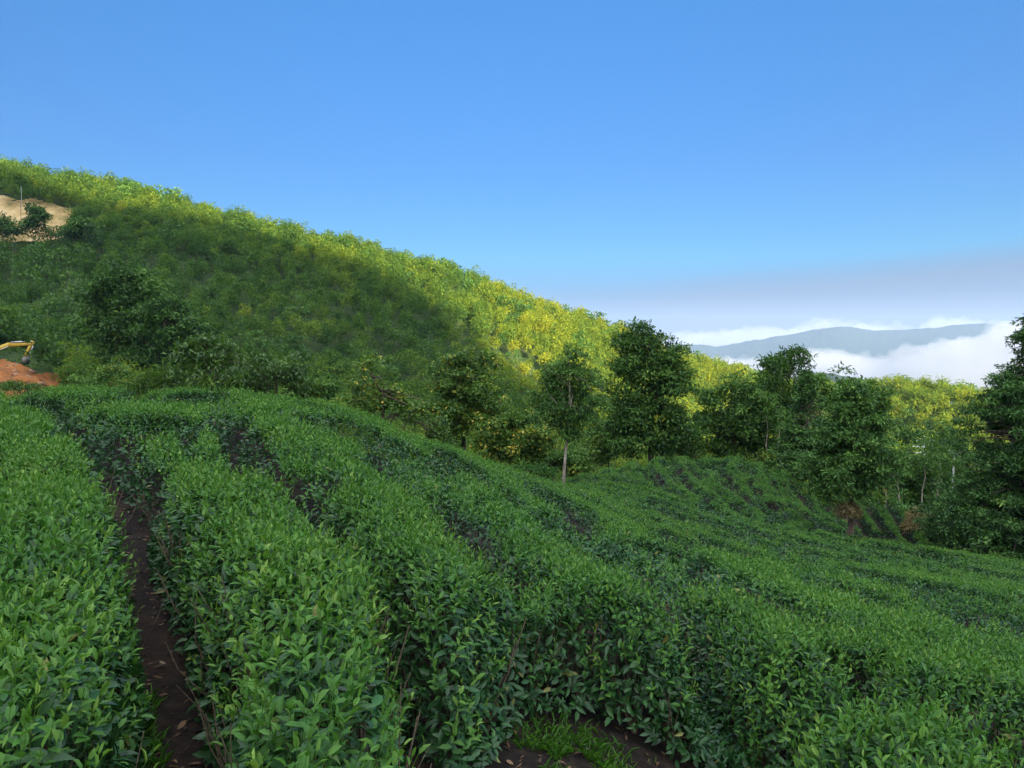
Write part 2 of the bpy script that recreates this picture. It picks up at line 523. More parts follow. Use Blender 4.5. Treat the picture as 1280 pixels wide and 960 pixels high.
pts += [(-22, 33, -6), (-12, 36, -8), (-3, 42, -10.5), (-2, 70, -17), (-30, 62, -11), (-60, 80, -12), (18, 72, -18), (33, 72, -20), (44, 60, -18),
        (60, 80, -24), (40, 110, -29), (10, 105, -25), (75, 115, -30), (-70, 55, -7), (-45, 30, -3.5), (-30, 20, -2.4), (-15, 0, -1.75), (0, -1, -1.75),
        (0, -10, -1.7), (10, 0, -3.0), (20, 5, -6), (35, 15, -11), (50, 35, -16), (-25, -15, -1.2), (20, -15, -3.5), (-60, 0, -1),
        (60, 0, -12), (90, 60, -22), (-110, 60, -4), (-120, 0, 0)]
for u, v, D in ((20, 487, 106), (70, 489, 106), (-60, 480, 106), (0, 462, 121), (50, 468, 120), (-60, 458, 121), (30, 448, 130), (-50, 442, 131)):
    pts.append(tuple(at(u, v, D)))
# behind the ridge the ground drops away
for u, v, D in HILL[:10]:
    p = at(u, v, D); q = p * (1 + 70 / D); pts.append((q[0], q[1], p[2] - CROWN - 22))
for u, v, D in HILL[11:15]:
    p = at(u, v, D); q = p * (1 + 70 / D); pts.append((q[0], q[1], p[2] - CROWN - 25))
T0 = tps(pts, 0.5)
# profile of the mountain behind the camera that keeps the tea in shade (x at y = -600, height)
YB = -600.0


def shade_profile():
    tl = math.tan(SUN_EL)
    out = []
    B = [(-40, 190, 272, 6), (60, 236, 262, 6), (140, 243, 262, 6), (250, 264, 258, 4), (360, 297, 252, 3), (470, 326, 248, 3), (545, 362, 242, 2), (590, 408, 228, 0),
         (640, 440, 212, 0), (700, 490, 200, 0), (790, 540, 190, 0), (890, 560, 180, 0), (1000, 560, 175, 0), (1100, 560, 170, 0), (1240, 560, 165, 0)]
    for u, v, D, e in B:
        x, y, z = [float(q) for q in ray(u, v)]
        ts = np.arange(110, D * 1.06, 1.0)
        hit = np.flatnonzero(z / y * ts < T0(x / y * ts, ts) + 7.0)
        if len(hit):
            D = float(ts[hit[0]])
        p = at(u, v, D)
        s = (p[1] - YB) / -SUN_H[1]
        out.append((p[0] + SUN_H[0] * s, p[2] + s * tl))
    out.sort()
    return np.array(out)


PROF = shade_profile()


def terrain(x, y):
    x = np.asarray(x, float); y = np.asarray(y, float)
    r = np.hypot(x, y)
    cl = np.minimum(1.0, 330 / np.maximum(r, 1e-6))
    z = T0(np.clip(x * cl, -300, 300), np.maximum(y * cl, -25))
    z = np.clip(z, -60, 90)
    # far: down into the cloud-filled valley
    k = sstep(300, 900, r)
    zv = -260 + 60 * (fbm(x / 700, y / 700, 5) - .5)
    z = z * (1 - k) + zv * k
    # left side: the hill carries on
    # behind: mountain flank
    xq = x + (y - YB) / -SUN_H[1] * SUN_H[0]
    q = np.interp(xq, PROF[:, 0], PROF[:, 1], left=PROF[0, 1] + 10, right=PROF[-1, 1] - 10)
    b = np.clip((-40 - y) / (-40 - YB), 0, 1) ** 1.4 * (1 - .8 * sstep(YB, -1500, y))
    lat = 1 - sstep(900, 1700, np.abs(x - 250))
    zb = (-2) * (1 - b) + q * b
    m = sstep(-30, -80, y) * lat
    z = z * (1 - m) + zb * m
    return z


def hill_bumps(x, y):
    r = np.hypot(x, y)
    return (fbm(x / 18, y / 18, 2) - .5) * 5 * sstep(80, 150, r) * (1 - sstep(-20, -60, y))


def ground_z(x, y):
    z = terrain(x, y) + hill_bumps(x, y)
    r = np.hypot(x, y)
    return z + (fbm(x * 2.2, y * 2.2, 9) - .5) * .08 * (1 - sstep(8, 20, r))


# polar sheet, finest in the view direction, reaching the horizon
rr = np.concatenate([np.linspace(0.35, 6, 70), np.geomspace(6.1, 60, 110), np.geomspace(61, 420, 130), np.geomspace(430, 8200, 50)])
aa = np.concatenate([np.linspace(-46, 46, 300), np.linspace(48, 312, 118)]) * math.pi / 180
R2, A2 = np.meshgrid(rr, aa, indexing='ij')
gx, gy = R2 * np.sin(A2), R2 * np.cos(A2)
gz = ground_z(gx, gy)
na = len(aa)
idx = np.arange(len(rr) * na).reshape(len(rr), na)
a0 = idx[:-1, :]; a1 = idx[1:, :]
b0 = np.roll(a0, -1, 1); b1 = np.roll(a1, -1, 1)
quads = np.stack([a0, b0, b1, a1], -1).reshape(-1, 4)
Vg = np.stack([gx, gy, gz], -1).reshape(-1, 3)
# close the hole under the camera
Vg = np.vstack([Vg, [[0, 0, float(ground_z(np.array(0.), np.array(0.)))]]])
cidx = len(Vg) - 1
fan = np.array([(cidx, idx[0, (j + 1) % na], idx[0, j], idx[0, j]) for j in range(na)])
me = mesh_from('ground', Vg, quads[:, ::-1], smooth=True)
g_o = link('ground', me, M['ground']); g_o['kind'] = 'structure'
me2 = mesh_from('footing', Vg[np.r_[idx[0], cidx]], np.array([(na, j, (j + 1) % na) for j in range(na)])[:, ::-1], smooth=True)
f_o = link('path', me2, M['ground']); f_o['kind'] = 'structure'

# fast bilinear lookup of the ground in the view wedge
LX = np.arange(-200, 200.01, .5); LY = np.arange(0, 400.01, .5)
GX, GY = np.meshgrid(LX, LY, indexing='ij')
GZ = terrain(GX, GY)


def gz_fast(x, y):
    i = np.clip((x + 200) / .5, 0, len(LX) - 1.001); j = np.clip(y / .5, 0, len(LY) - 1.001)
    i0 = i.astype(int); j0 = j.astype(int); fx = i - i0; fy = j - j0
    return (GZ[i0, j0] * (1 - fx) + GZ[i0 + 1, j0] * fx) * (1 - fy) + (GZ[i0, j0 + 1] * (1 - fx) + GZ[i0 + 1, j0 + 1] * fx) * fy


def gz1(x, y):
    return float(ground_z(np.array([float(x)]), np.array([float(y)]))[0])

# ------------------------------------------------------------------ the tea rows
GAPS = {0: [(-.88, 1.9), (-1.18, 2.6), (-1.50, 3.3), (-2.08, 4.4), (-2.80, 5.8), (-3.78, 7.6), (-5.35, 9.9), (-8.3, 14), (-13, 19)],
        1: [(0.05, 1.2), (-.1, 2.0), (-.3, 2.9), (-1.0, 4.5), (-2.8, 8.6), (-5.2, 13.4), (-8.2, 18.5)],
        2: [(.3, 2.6), (.4, 3.7), (.1, 4.9), (-.4, 6.6), (-1.2, 9.6), (-2.8, 14), (-4.8, 18.5)],
        3: [(1.1, 2.9), (1.3, 4.6), (1.3, 5.7), (1.0, 7.3), (.4, 9.8), (-.6, 14), (-2, 19)],
        4: [(2.4, 5), (2.4, 7.4), (2.1, 10), (1.5, 14), (.6, 19)],
        5: [(5.2, 5.5), (4.9, 8.4), (4.8, 11), (4.4, 15), (3.2, 20)],
        8: [(10.5, 8), (9.9, 14.1), (9.6, 18), (8.6, 24), (6, 30)],
        12: [(22, 14), (20, 21), (17.8, 27), (14, 32.5)],
        -1: [(-2.2, 1.2), (-2.6, 2.6), (-4.0, 5.2), (-6.6, 9)], -3: [(-7, 3.5), (-10.5, 8.2)]}
phi_pts = [(x, y, k) for k, L in GAPS.items() for x, y in L]
PHI = tps(phi_pts, 0.15)


def phi_near(x, y):
    w = (fbm(x / 3.0, y / 3.0, 21, 3) - .5) * .45 * sstep(3, 9, np.hypot(x, y))
    return PHI(x, y) + w


def phi_knoll(x, y):
    w = (fbm(x / 5.0, y / 5.0, 31, 3) - .5) * 1.3
    return (x - 0.10 * (y - 45)) / 1.75 + 100 + w


def phi_terr(x, y):
    return (x - 0.25 * (y - 56)) / 1.7 + 200


EMPTY = np.array([(-.22, -1), (-.15, 2.6), (-.14, 3.5), (.06, 4.3), (.50, 4.75), (.95, 4.55), (1.32, 4.3), (1.38, 3.8), (1.05, 3.05), (.93, 2.4), (.9, -1)])
CROSS = [np.array([(1.25, 3.85), (2.2, 4.15), (3.2, 4.45), (4.6, 4.9)])]


def seg_dist(x, y, P, closed=False):
    d = np.full(x.shape, 1e9); n = len(P)
    for i in range(n if closed else n - 1):
        a = P[i]; b = P[(i + 1) % n]; ab = b - a
        t = np.clip(((x - a[0]) * ab[0] + (y - a[1]) * ab[1]) / (ab @ ab), 0, 1)
        d = np.minimum(d, np.hypot(x - a[0] - t * ab[0], y - a[1] - t * ab[1]))
    return d


def inside(x, y, P):
    r = np.zeros(x.shape, bool); n = len(P)
    for i in range(n):
        a = P[i]; b = P[(i + 1) % n]
        c = ((a[1] > y) != (b[1] > y)) & (x < (b[0] - a[0]) * (y - a[1]) / (b[1] - a[1] + 1e-12) + a[0])
        r ^= c
    return r


# outline of the planted land (world x, y)
def field_masks(x, y):
    """near plot, knoll plot, terrace plot"""
    crest = 23.5 + 1.2 * np.sin(x * .35) + np.where(x > -4, (x + 4) * 1.9, 0)
    crest = np.minimum(crest, np.where(x > 14, 51, 41))
    near = (y < crest)
    # seam between the near plot and the knoll runs obliquely
    seam = 41.0 - .50 * np.maximum(x - 3.0, 0) + 1.0 * np.sin(x * .5)
    seam = np.where(x > 13.5, 36 + (x - 13.5) * .85, seam)
    near &= (y < np.minimum(seam, 51))
    near &= (x < 33)
    knoll = (y >= seam + .5) & (y < 58.5 + .8 * np.sin(x * .6)) & (x > 2.5) & (x < 21.0 + .25 * (58 - y)) & (y > 36.5 - .3 * (x - 3))
    knoll &= (x < 13.5 + (y - 36) * .62 + 1.5)
    terr = (x > 24.5 + (y - 52) * .3) & (x < 31.5 + (y - 52) * .1) & (y > 51.5) & (y < 61.5)
    return near, knoll & ~near, terr & ~near


def tea_eval(x, y):
    """hedge id, height above ground (m), side-ness, vigour"""
    D = np.hypot(x, y)
    near, knoll, terr = field_masks(x, y)
    ph = np.where(terr, phi_terr(x, y), np.where(knoll, phi_knoll(x, y), phi_near(x, y)))
    e = .05
    phx = np.where(terr, phi_terr(x + e, y), np.where(knoll, phi_knoll(x + e, y), phi_near(x + e, y)))
    phy = np.where(terr, phi_terr(x, y + e), np.where(knoll, phi_knoll(x, y + e), phi_near(x, y + e)))
    g = np.hypot(phx - ph, phy - ph) / e
    gap_i = np.round(ph).astype(int)
    hid = np.floor(ph).astype(int)
    d = np.abs(ph - gap_i) / np.maximum(g, .25)
    n1 = fbm(x * 1.3, y * 1.3, 41, 3)
    n2 = fbm(x * .8 + 9, y * .8, 43, 3)
    gw = np.where(gap_i == 0, .14, np.where(gap_i == 1, .07, np.where(gap_i <= 3, .13, .12)))
    gw = np.where(gap_i < 0, .04, gw) * np.where((gap_i == 0) & (D < 6), .75, 1)
    gw = np.where(knoll, .17, np.where(terr, .12, gw))
    fill = np.where(gap_i == 0, 0, np.where(gap_i == 1, .1, .16 + .9 * sstep(.48, .74, n2)))
    fill = np.where(gap_i < 0, .5, fill)
    fill = fill + (np.clip(fill - .45, 0, .6) - fill) * sstep(5, 11, D)
    n5 = fbm(x * .55 + 3, y * .55 + 8, 57, 2)
    gw = np.where(gap_i > 2, gw + (.27 + .20 * sstep(.52, .68, n5) - gw) * sstep(5.5, 9, D), gw)
    fill = np.where(knoll, .15 + .9 * sstep(.5, .7, n2), fill)
    fill = np.where(terr, 0, np.where(knoll, np.maximum(fill, .30), fill))
    fill = np.clip(fill, 0, .92)
    d = np.maximum(d - gw, 0) - (n1 - .5) * .10
    kf = sstep(4.5, 8, D) * np.where((gap_i <= 2) & near, .15, 1)
    wsh = .30 + kf * np.where(terr, -.08, np.where(knoll, .22, .30))
    h = np.clip(d / wsh, 0, 1); h = 1 - (1 - h) ** (2.6 - .7 * kf)
    h = fill + (1 - fill) * h
    h = h * (1 + .30 * (np.clip(d / .8, 0, 1) ** .8 - .6) * sstep(5, 9, D))      # rounded tops
    # bush to bush unevenness along the row
    lump = fbm(x / 1.1 + 3, y / 1.1, 47, 3)
    vig = fbm(x / 2.3 + 7, y / 2.3, 53, 3)
    weak = sstep(.60, .74, vig)
    wx, wy = -.10, 5.5
    weak = np.maximum(weak, np.exp(-((x + y * .28 - wx - wy * .28) ** 2 / .12 + (y - wy) ** 2 / 1.0)))
    weak = np.maximum(weak, .8 * np.exp(-((x + 1.15) ** 2 / .3 + (y - 9.5) ** 2 / 2.0)))
    weak = np.where(knoll, weak * .35, weak)
    weak = np.where((gap_i <= 0) & (D < 10), 0, weak)
    hh = h * (1 + (lump - .5) * .50 - (.22 + .25 * sstep(6, 14, D)) * weak)
    # edges: the bare corner in front, the cross gap, plot borders
    dm = seg_dist(x, y, EMPTY, True) * np.where(inside(x, y, EMPTY), -1, 1)
    c = np.minimum(dm + .02, seg_dist(x, y, CROSS[0]) - .25)
    hc = np.clip(c / .48, 0, 1); hc = 1 - (1 - hc) ** 2.2
    dead = (c < 0)
    h_all = np.minimum(hh, hc * 1.05)
    hid = np.where((x > .85) & (x < 6) & near & (y < np.interp(x, CROSS[0][:, 0], CROSS[0][:, 1])) & (D < 6), 50, hid)
    # soft border of the plots
    ok = (near | knoll | terr) & ~dead & ~((gap_i == 0) & (np.abs(ph) / np.maximum(g, .25) < .13))
    return hid, h_all * TEA_H, ok, weak, np.clip(d, 0, 1), c


BOX = None
SIDE = False


def wedge_points(n, y0, y1, margin=1.2, rng=RNG):
    """uniform points of the view wedge between distances y0..y1, or of BOX where that is set"""
    if SIDE:                                              # the strips just outside the view, for a step to the side
        Y = rng.uniform(y0, y1, n); return rng.choice([-1, 1], n) * (.69 * Y + rng.uniform(0, 1.9, n)), Y
    if BOX is not None:
        return rng.uniform(BOX[0], BOX[1], n), rng.uniform(BOX[2], BOX[3], n)
    Y = np.sqrt(rng.uniform(y0 ** 2, y1 ** 2, n)) if y0 > 0 else y1 * np.sqrt(rng.uniform(0, 1, n))
    X = rng.uniform(-1, 1, n) * (.69 * Y)
    X += np.sign(X) * rng.uniform(0, 1, n) * margin * (rng.uniform(size=n) < .25)
    return X, Y


tea = {}     # hedge id -> {'shoot': [...], 'old': [...]}


def push(kind, hid, V, T, k, vals, verts_per):
    """split blades by hedge id; k triangles and verts_per vertices per blade"""
    V = V.reshape(-1, verts_per, 3); vals = np.repeat(vals, k).reshape(-1, k)
    order = np.argsort(hid, kind='stable'); hs = hid[order]
    cuts = np.flatnonzero(np.diff(hs)) + 1
    base = (_near_t if verts_per == 8 else _far_t)
    for seg in np.split(order, cuts):
        if len(seg) == 0:
            continue
        h = int(hid[seg[0]])
        Vs = V[seg].reshape(-1, 3)
        Ts = (base[None] + (np.arange(len(seg)) * verts_per)[:, None, None]).reshape(-1, 3)
        tea.setdefault(h, {}).setdefault(kind, []).append((Vs, Ts, vals[seg].ravel()))


def shoots(n, y0, y1, nl, L0, near, spread=1.0, hgt=.11, rng=RNG):
    X, Y = wedge_points(n, y0, y1)
    hid, h, ok, weak, dd, c = tea_eval(X, Y)
    keep = ok & (h > .22) & (rng.uniform(size=n) > weak * .75)
    # fewer new shoots down the flank
    keep &= (rng.uniform(size=n) < np.clip((h / TEA_H - .22) / .30, .2, 1))
    X, Y, hid, h, weak = X[keep], Y[keep], hid[keep], h[keep], weak[keep]
    e = .08
    h1 = tea_eval(X + e, Y)[1]; h2 = tea_eval(X, Y + e)[1]
    steep = np.hypot(h1 - h, h2 - h) / e
    k2 = rng.uniform(size=len(X)) < np.clip(1.5 - steep * (.25 + .95 * sstep(4, 9, Y)), .45 - .44 * sstep(4, 8, Y), 1)
    X, Y, hid, h, weak, h1, h2 = X[k2], Y[k2], hid[k2], h[k2], weak[k2], h1[k2], h2[k2]
    n = len(X)
    if not n:
        return
    Z = gz_fast(X, Y)
    zx = (gz_fast(X + .5, Y) - Z) / .5; zy = (gz_fast(X, Y + .5) - Z) / .5
    Nn = unit(np.stack([-np.clip((h1 - h) / e, -1.6, 1.6) - zx, -np.clip((h2 - h) / e, -1.6, 1.6) - zy, np.ones(n)], 1))
    up = unit(Nn * (.55 - .4 * sstep(4, 8, Y))[:, None] + np.array([0, 0, 1.0]) + rng.normal(size=(n, 3)) * .20)
    P0 = np.stack([X, Y, Z + h + rng.normal(size=n) * .025 - .05], 1)
    H = hgt * rng.uniform(.5, 1.7, n)
    tone = np.clip(.42 + .45 * (fbm(X * .9, Y * .9, 61, 3) - .5) + rng.normal(size=n) * .16, 0, 1)
    side = unit(np.cross(up, rnd_dirs(n, rng)))
    s2 = np.cross(up, side)
    a0 = rng.uniform(0, 6.28, n)
    if near:
        st_w = .0016
        b = P0 - up * .12
        tpp = P0 + up * H[:, None]
        ks = []
        for q in range(3):
            an = a0 + q * 2.094
            of = (side * np.cos(an)[:, None] + s2 * np.sin(an)[:, None]) * st_w
            ks += [b + of, tpp + of * .6]
        V = np.stack(ks, 1).reshape(-1, 3)
        tt = np.array([(0, 2, 3), (0, 3, 1), (2, 4, 5), (2, 5, 3), (4, 0, 1), (4, 1, 5)])
        order = np.argsort(hid, kind='stable')
        for seg in np.split(order, np.flatnonzero(np.diff(hid[order])) + 1):
            Vs = V.reshape(-1, 6, 3)[seg].reshape(-1, 3)
            Ts = (tt[None] + (np.arange(len(seg)) * 6)[:, None, None]).reshape(-1, 3)
            tea.setdefault(int(hid[seg[0]]), {}).setdefault('shoot', []).append((Vs, Ts, np.full(len(Ts), .75)))
    for i in range(nl):
        f = i / max(nl - 1, 1)
        an = a0 + i * 2.4 + rng.normal(size=n) * .25
        out = side * np.cos(an)[:, None] + s2 * np.sin(an)[:, None]
        tilt = (.20 + 1.05 * f) + rng.normal(size=n) * .22          # low leaves spread, top ones stand up
        dr = out * np.cos(tilt)[:, None] * spread + up * np.sin(tilt)[:, None]
        P = P0 + up * (H * (f * .95))[:, None]
        nn = unit(up * np.cos(tilt)[:, None] - out * np.sin(tilt)[:, None])
        LL = L0 * rng.uniform(.75, 1.25, n) * (1.0 - .38 * f)
        WW = LL * rng.uniform(.38, .50, n) * (1 - .35 * (f > .95))
        V, T, k = blades(P, dr, nn, LL, WW, near, rng.uniform(.6, 2.2, n))
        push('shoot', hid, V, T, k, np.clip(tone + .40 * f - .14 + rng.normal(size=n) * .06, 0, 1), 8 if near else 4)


def oldleaves(n, y0, y1, L0, near, rng=RNG):
    X, Y = wedge_points(n, y0, y1)
    hid, h, ok, weak, dd, c = tea_eval(X, Y)
    keep = ok & (h > np.where(Y > 7, .22, .10))
    X, Y, hid, h, dd, c, weak = X[keep], Y[keep], hid[keep], h[keep], dd[keep], c[keep], weak[keep]
    n = len(X)
    if not n:
        return
    edge = (dd < .30) | (c < .42)
    Z = gz_fast(X, Y)
    top = Z + h
    z = np.where(edge & (rng.uniform(size=n) < .72), Z + np.maximum(.10, h * rng.uniform(.14, 1.0, n)), top - .015 - np.abs(rng.normal(size=n)) * .07)
    e = .08
    h1 = tea_eval(X + e, Y)[1]; h2 = tea_eval(X, Y + e)[1]
    gx_ = np.clip((h1 - h) / e, -3, 3); gy_ = np.clip((h2 - h) / e, -3, 3)
    Nn = unit(np.stack([-gx_, -gy_, np.full(n, .8)], 1))
    dr = unit(Nn * .5 + rnd_dirs(n, rng) * .8 + np.array([0, 0, -.12]))
    nn = unit(np.stack([-gx_ * .5, -gy_ * .5, np.ones(n)], 1) + rnd_dirs(n, rng) * .35)
    LL = L0 * rng.uniform(.7, 1.3, n)
    V, T, k = blades(np.stack([X, Y, z], 1), dr, nn, LL, LL * rng.uniform(.38, .48, n), near, rng.uniform(.3, 2, n))
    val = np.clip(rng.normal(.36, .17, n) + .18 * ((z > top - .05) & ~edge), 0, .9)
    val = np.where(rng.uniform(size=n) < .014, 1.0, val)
    push('old', hid, V, T, k, val, 8 if near else 4)


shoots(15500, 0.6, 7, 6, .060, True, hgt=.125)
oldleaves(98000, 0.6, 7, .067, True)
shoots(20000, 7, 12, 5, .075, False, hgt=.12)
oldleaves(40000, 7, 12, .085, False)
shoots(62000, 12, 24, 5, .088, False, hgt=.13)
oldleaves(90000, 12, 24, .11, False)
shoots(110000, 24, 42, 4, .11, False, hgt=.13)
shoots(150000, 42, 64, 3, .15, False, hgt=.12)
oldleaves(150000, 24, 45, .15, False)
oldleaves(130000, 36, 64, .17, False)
BOX = (23, 33, 51, 62)
shoots(14000, 51, 62, 3, .17, False, hgt=.10)
oldleaves(16000, 51, 62, .19, False)
BOX = (2, 26, 36, 60)
shoots(30000, 36, 60, 3, .15, False, hgt=.12)
oldleaves(26000, 36, 60, .18, False)
BOX = None
SIDE = True
shoots(15000, .5, 12, 5, .064, False)
oldleaves(34000, .5, 12, .072, False)
shoots(14000, 12, 46, 4, .10, False, hgt=.13)
oldleaves(14000, 12, 46, .13, False)
SIDE = False
SIDE = False


def hedge_branches(hid, xr, yr, n, rng):
    """woody stems fanning up from the ground inside the nearest rows"""
    mb = MB()
    X = rng.uniform(*xr, n * 6); Y = rng.uniform(*yr, n * 6)
    h_, hh, ok, weak, dd, c = tea_eval(X, Y)
    sel = np.flatnonzero(ok & (h_ == hid) & (hh > .45))[:n]
    for i in sel:
        x, y = X[i], Y[i]; z = float(gz_fast(np.array([x]), np.array([y]))[0])
        for q in range(rng.integers(3, 6)):
            an = rng.uniform(0, 6.28); sp = rng.uniform(.10, .36)
            p = [np.array([x, y, z - .03])]
            for s in (.3, .6, .9):
                p.append(np.array([x + math.cos(an) * sp * s + rng.normal() * .02, y + math.sin(an) * sp * s + rng.normal() * .02, z + hh[i] * s * rng.uniform(.85, 1.0)]))
            r0 = rng.uniform(.005, .011)
            mb.tube(p, [r0, r0 * .75, r0 * .5, r0 * .25], 4, cap=False)
    return mb


ORD = ['first', 'second', 'third', 'fourth', 'fifth', 'sixth', 'seventh', 'eighth', 'ninth', 'tenth', 'eleventh', 'twelfth', 'thirteenth',
       'fourteenth', 'fifteenth', 'sixteenth', 'seventeenth', 'eighteenth', 'nineteenth', 'twentieth', 'twenty-first', 'twenty-second', 'twenty-third', 'twenty-fourth']


def hedge_label(h):
    if h == -1: return 'broad leafy tea hedge along the left side of the dark soil path', 'tea hedges of the near slope'
    if h == 0: return 'broad leafy tea hedge along the right side of the dark soil path', 'tea hedges of the near slope'
    if h == 1: return 'tea hedge ending beside the small grass patch, second from the soil path', 'tea hedges of the near slope'
    if h == 2: return 'tea hedge starting above the bare reddish soil, third from the soil path', 'tea hedges of the near slope'
    if h == 50: return 'low tea hedge in the bottom corner below the cross gap', 'tea hedges of the near slope'
    if h < -1: return f'tea hedge left of the dark soil path, {ORD[-h - 1]} from the path', 'tea hedges of the near slope'
    if h < 90: return f'tea hedge running down the green slope, {ORD[min(h, 23)]} to the right of the soil path', 'tea hedges of the near slope'
    return None, None


far_ids = sorted(h for h in tea if 90 <= h < 190); ter_ids = sorted(h for h in tea if h >= 190)
for h in sorted(tea):
    cnt = sum(len(a[1]) for kk in tea[h].values() for a in kk)
    if cnt < 400:
        continue
    lab, grp = hedge_label(h)
    if lab is None:
        if h < 190:
            lab = f'tea hedge on the far rounded knoll, {ORD[far_ids.index(h)]} from its left end'; grp = 'tea hedges of the far knoll'
        else:
            lab = f'short tea hedge on the small terrace behind the trunk, {ORD[ter_ids.index(h)]} from the left'; grp = 'tea hedges of the small terrace'
    Vall = np.vstack([a[0] for kk in tea[h].values() for a in kk])
    bx, by = float(np.median(Vall[:, 0])), float(np.median(Vall[:, 1]))
    base = np.array([bx, by, gz1(bx, by)])
    root = thing('tea_hedge', lab, 'tea hedge', base, 0, grp)
    for kind, nm, mt in (('shoot', 'young_shoots', M['tea_young']), ('old', 'old_foliage', M['tea_old'])):
        L = tea[h].get(kind)
        if not L:
            continue
        V = np.vstack([a[0] for a in L]); off = np.cumsum([0] + [len(a[0]) for a in L[:-1]])
        T = np.vstack([a[1] + o for a, o in zip(L, off)]); A = np.concatenate([a[2] for a in L])
        link(nm, mesh_from(nm, V - base, T, A, smooth=False), mt, root)
    spec = {-1: ((-5, -.7), (1.2, 8), 90), 0: ((-4, .1), (1.2, 8), 130), 1: ((-2.5, .5), (2.5, 8), 45), 2: ((-1.5, 1.6), (2.5, 8), 40), 3: ((0, 3), (3, 8), 30), 50: ((.7, 4), (1.5, 5), 70), 4: ((1, 4), (3.5, 8), 50)}.get(h)
    if spec:
        mb = hedge_branches(h, spec[0], spec[1], spec[2], np.random.default_rng(100 + h))
        if mb.V:
            mb.V = [v - base for v in mb.V]
            link('branches', mb.mesh('branches'), M['twig'], root)
del tea


# ------------------------------------------------------------------ loose cover on the near soil
def litter_and_grass():
    rng = np.random.default_rng(5)
    n = 14000
    X, Y = wedge_points(n, 1.2, 12, rng=rng)
    hid, h, ok, weak, dd, c = tea_eval(X, Y)
    keep = (~ok) | (h < .55)
    keep &= rng.uniform(size=n) < np.where(fbm(X * 1.5, Y * 1.5, 71, 3) > .5, 1, .35)
    X, Y = X[keep], Y[keep]; n = len(X)
    Z = ground_z(X, Y) + rng.uniform(.004, .02, n)
    dr = rnd_dirs(n, rng); dr[:, 2] *= .25
    nn = unit(np.array([0, 0, 1.0]) + rnd_dirs(n, rng) * .5)
    L = rng.uniform(.02, .07, n)
    V, T, k = blades(np.stack([X, Y, Z], 1), dr, nn, L, L * rng.uniform(.12, .5, n), True, rng.uniform(-1, 2, n))
    o = link('leaf_litter', mesh_from('leaf_litter', V, T, np.repeat(np.clip(rng.normal(.42, .25, n), 0, 1), k)), M['litter'])
    o['kind'] = 'stuff'
    # grass patch at the end of the second hedge, thin grass along the soil path
    n = 16000
    X = rng.uniform(-.35, 1.3, n); Y = rng.uniform(3.0, 4.6, n)
    dens = np.exp(-((X - .35) ** 2 / .07 + (Y - 3.85) ** 2 / .20)) * (fbm(X * 4, Y * 4, 81, 3) > .42)
    keep = rng.uniform(size=n) < dens
    X, Y = X[keep], Y[keep]
    n2 = 2600
    X2 = rng.uniform(-2.2, -.8, n2 * 3); Y2 = rng.uniform(1.4, 4.0, n2 * 3)
    ph = phi_near(X2, Y2)
    k2 = (ph > -.25) & (ph < -.04) & (fbm(X2 * 3, Y2 * 3, 83, 3) > .45)
    X = np.r_[X, X2[k2]]; Y = np.r_[Y, Y2[k2]]; n = len(X)
    Z = ground_z(X, Y) - .004
    an = rng.uniform(0, 6.28, n)
    dr = np.stack([np.cos(an) * .5, np.sin(an) * .5, rng.uniform(.5, 1.4, n)], 1)
    nn = unit(np.stack([-np.cos(an), -np.sin(an), np.full(n, .6)], 1))
    L = rng.uniform(.03, .10, n)
    V, T, k = blades(np.stack([X, Y, Z], 1), dr, nn, L, rng.uniform(.003, .012, n), True, 2.0)
    o = link('grass', mesh_from('grass', V, T, np.repeat(np.clip(rng.normal(.5, .2, n), 0, 1), k)), M['grass'])
    o['kind'] = 'stuff'


litter_and_grass()

# ------------------------------------------------------------------ woody plants
def limb_path(a, b, rng, n=5, wob=.06):
    a = np.asarray(a, float); b = np.asarray(b, float)
    t = np.linspace(0, 1, n)[:, None]
    L = np.linalg.norm(b - a)
    P = a + (b - a) * t + np.array([0, 0, 1]) * (np.sin(t * np.pi) * L * .08)
    P[1:-1] += rng.normal(size=(n - 2, 3)) * L * wob
    return P


def leaf_cloud(C, R, m, L, wr, val, rng, spread=1.0, flat=.7, droop=0.0, center=None):
    """m leaves round each clump centre C (n,3) of radius R"""
    n = len(C)
    dsh = rnd_dirs(n * m, rng)
    dsh[:, 2] = np.where(rng.uniform(size=n * m) < .75, np.abs(dsh[:, 2]), dsh[:, 2])
    P = np.repeat(C, m, 0) + dsh * (rng.uniform(.45, 1.1, n * m) * np.repeat(np.broadcast_to(R, (n,)), m))[:, None] * np.array([1, 1, flat])
    out = unit(P - (np.repeat(C, m, 0) if center is None else center))
    dr = unit(out * .6 + rnd_dirs(n * m, rng) * spread + np.array([0, 0, -droop]))
    nn = unit(np.array([0, 0, .9]) + out * .5 + rnd_dirs(n * m, rng) * .6)
    LL = L * rng.uniform(.6, 1.4, n * m)
    V, T, k = blades(P, dr, nn, LL, LL * wr, False, 1.5)
    vv = np.repeat(np.clip(np.repeat(val, m) + rng.normal(size=n * m) * .10, 0, 1), k)
    return V, T, vv


def lobe_clumps(c, r, n, rng, rough=.22):
    d = rnd_dirs(n, rng)
    k = 1 + rough * (np.sin(d[:, 0] * 5 + c[0]) * np.sin(d[:, 1] * 4 + c[1]) + np.sin(d[:, 2] * 6 + c[2]) * .6)
    rad_ = rng.uniform(.45, 1.05, n) ** .5
    return c + d * r * (k * rad_)[:, None]


def n3(P, sc, seed):
    return (fbm(P[:, 0] / sc + seed, P[:, 2] / sc, seed, 2) + fbm(P[:, 1] / sc, P[:, 2] / sc + 7 + seed, seed + 1, 2)) * .5


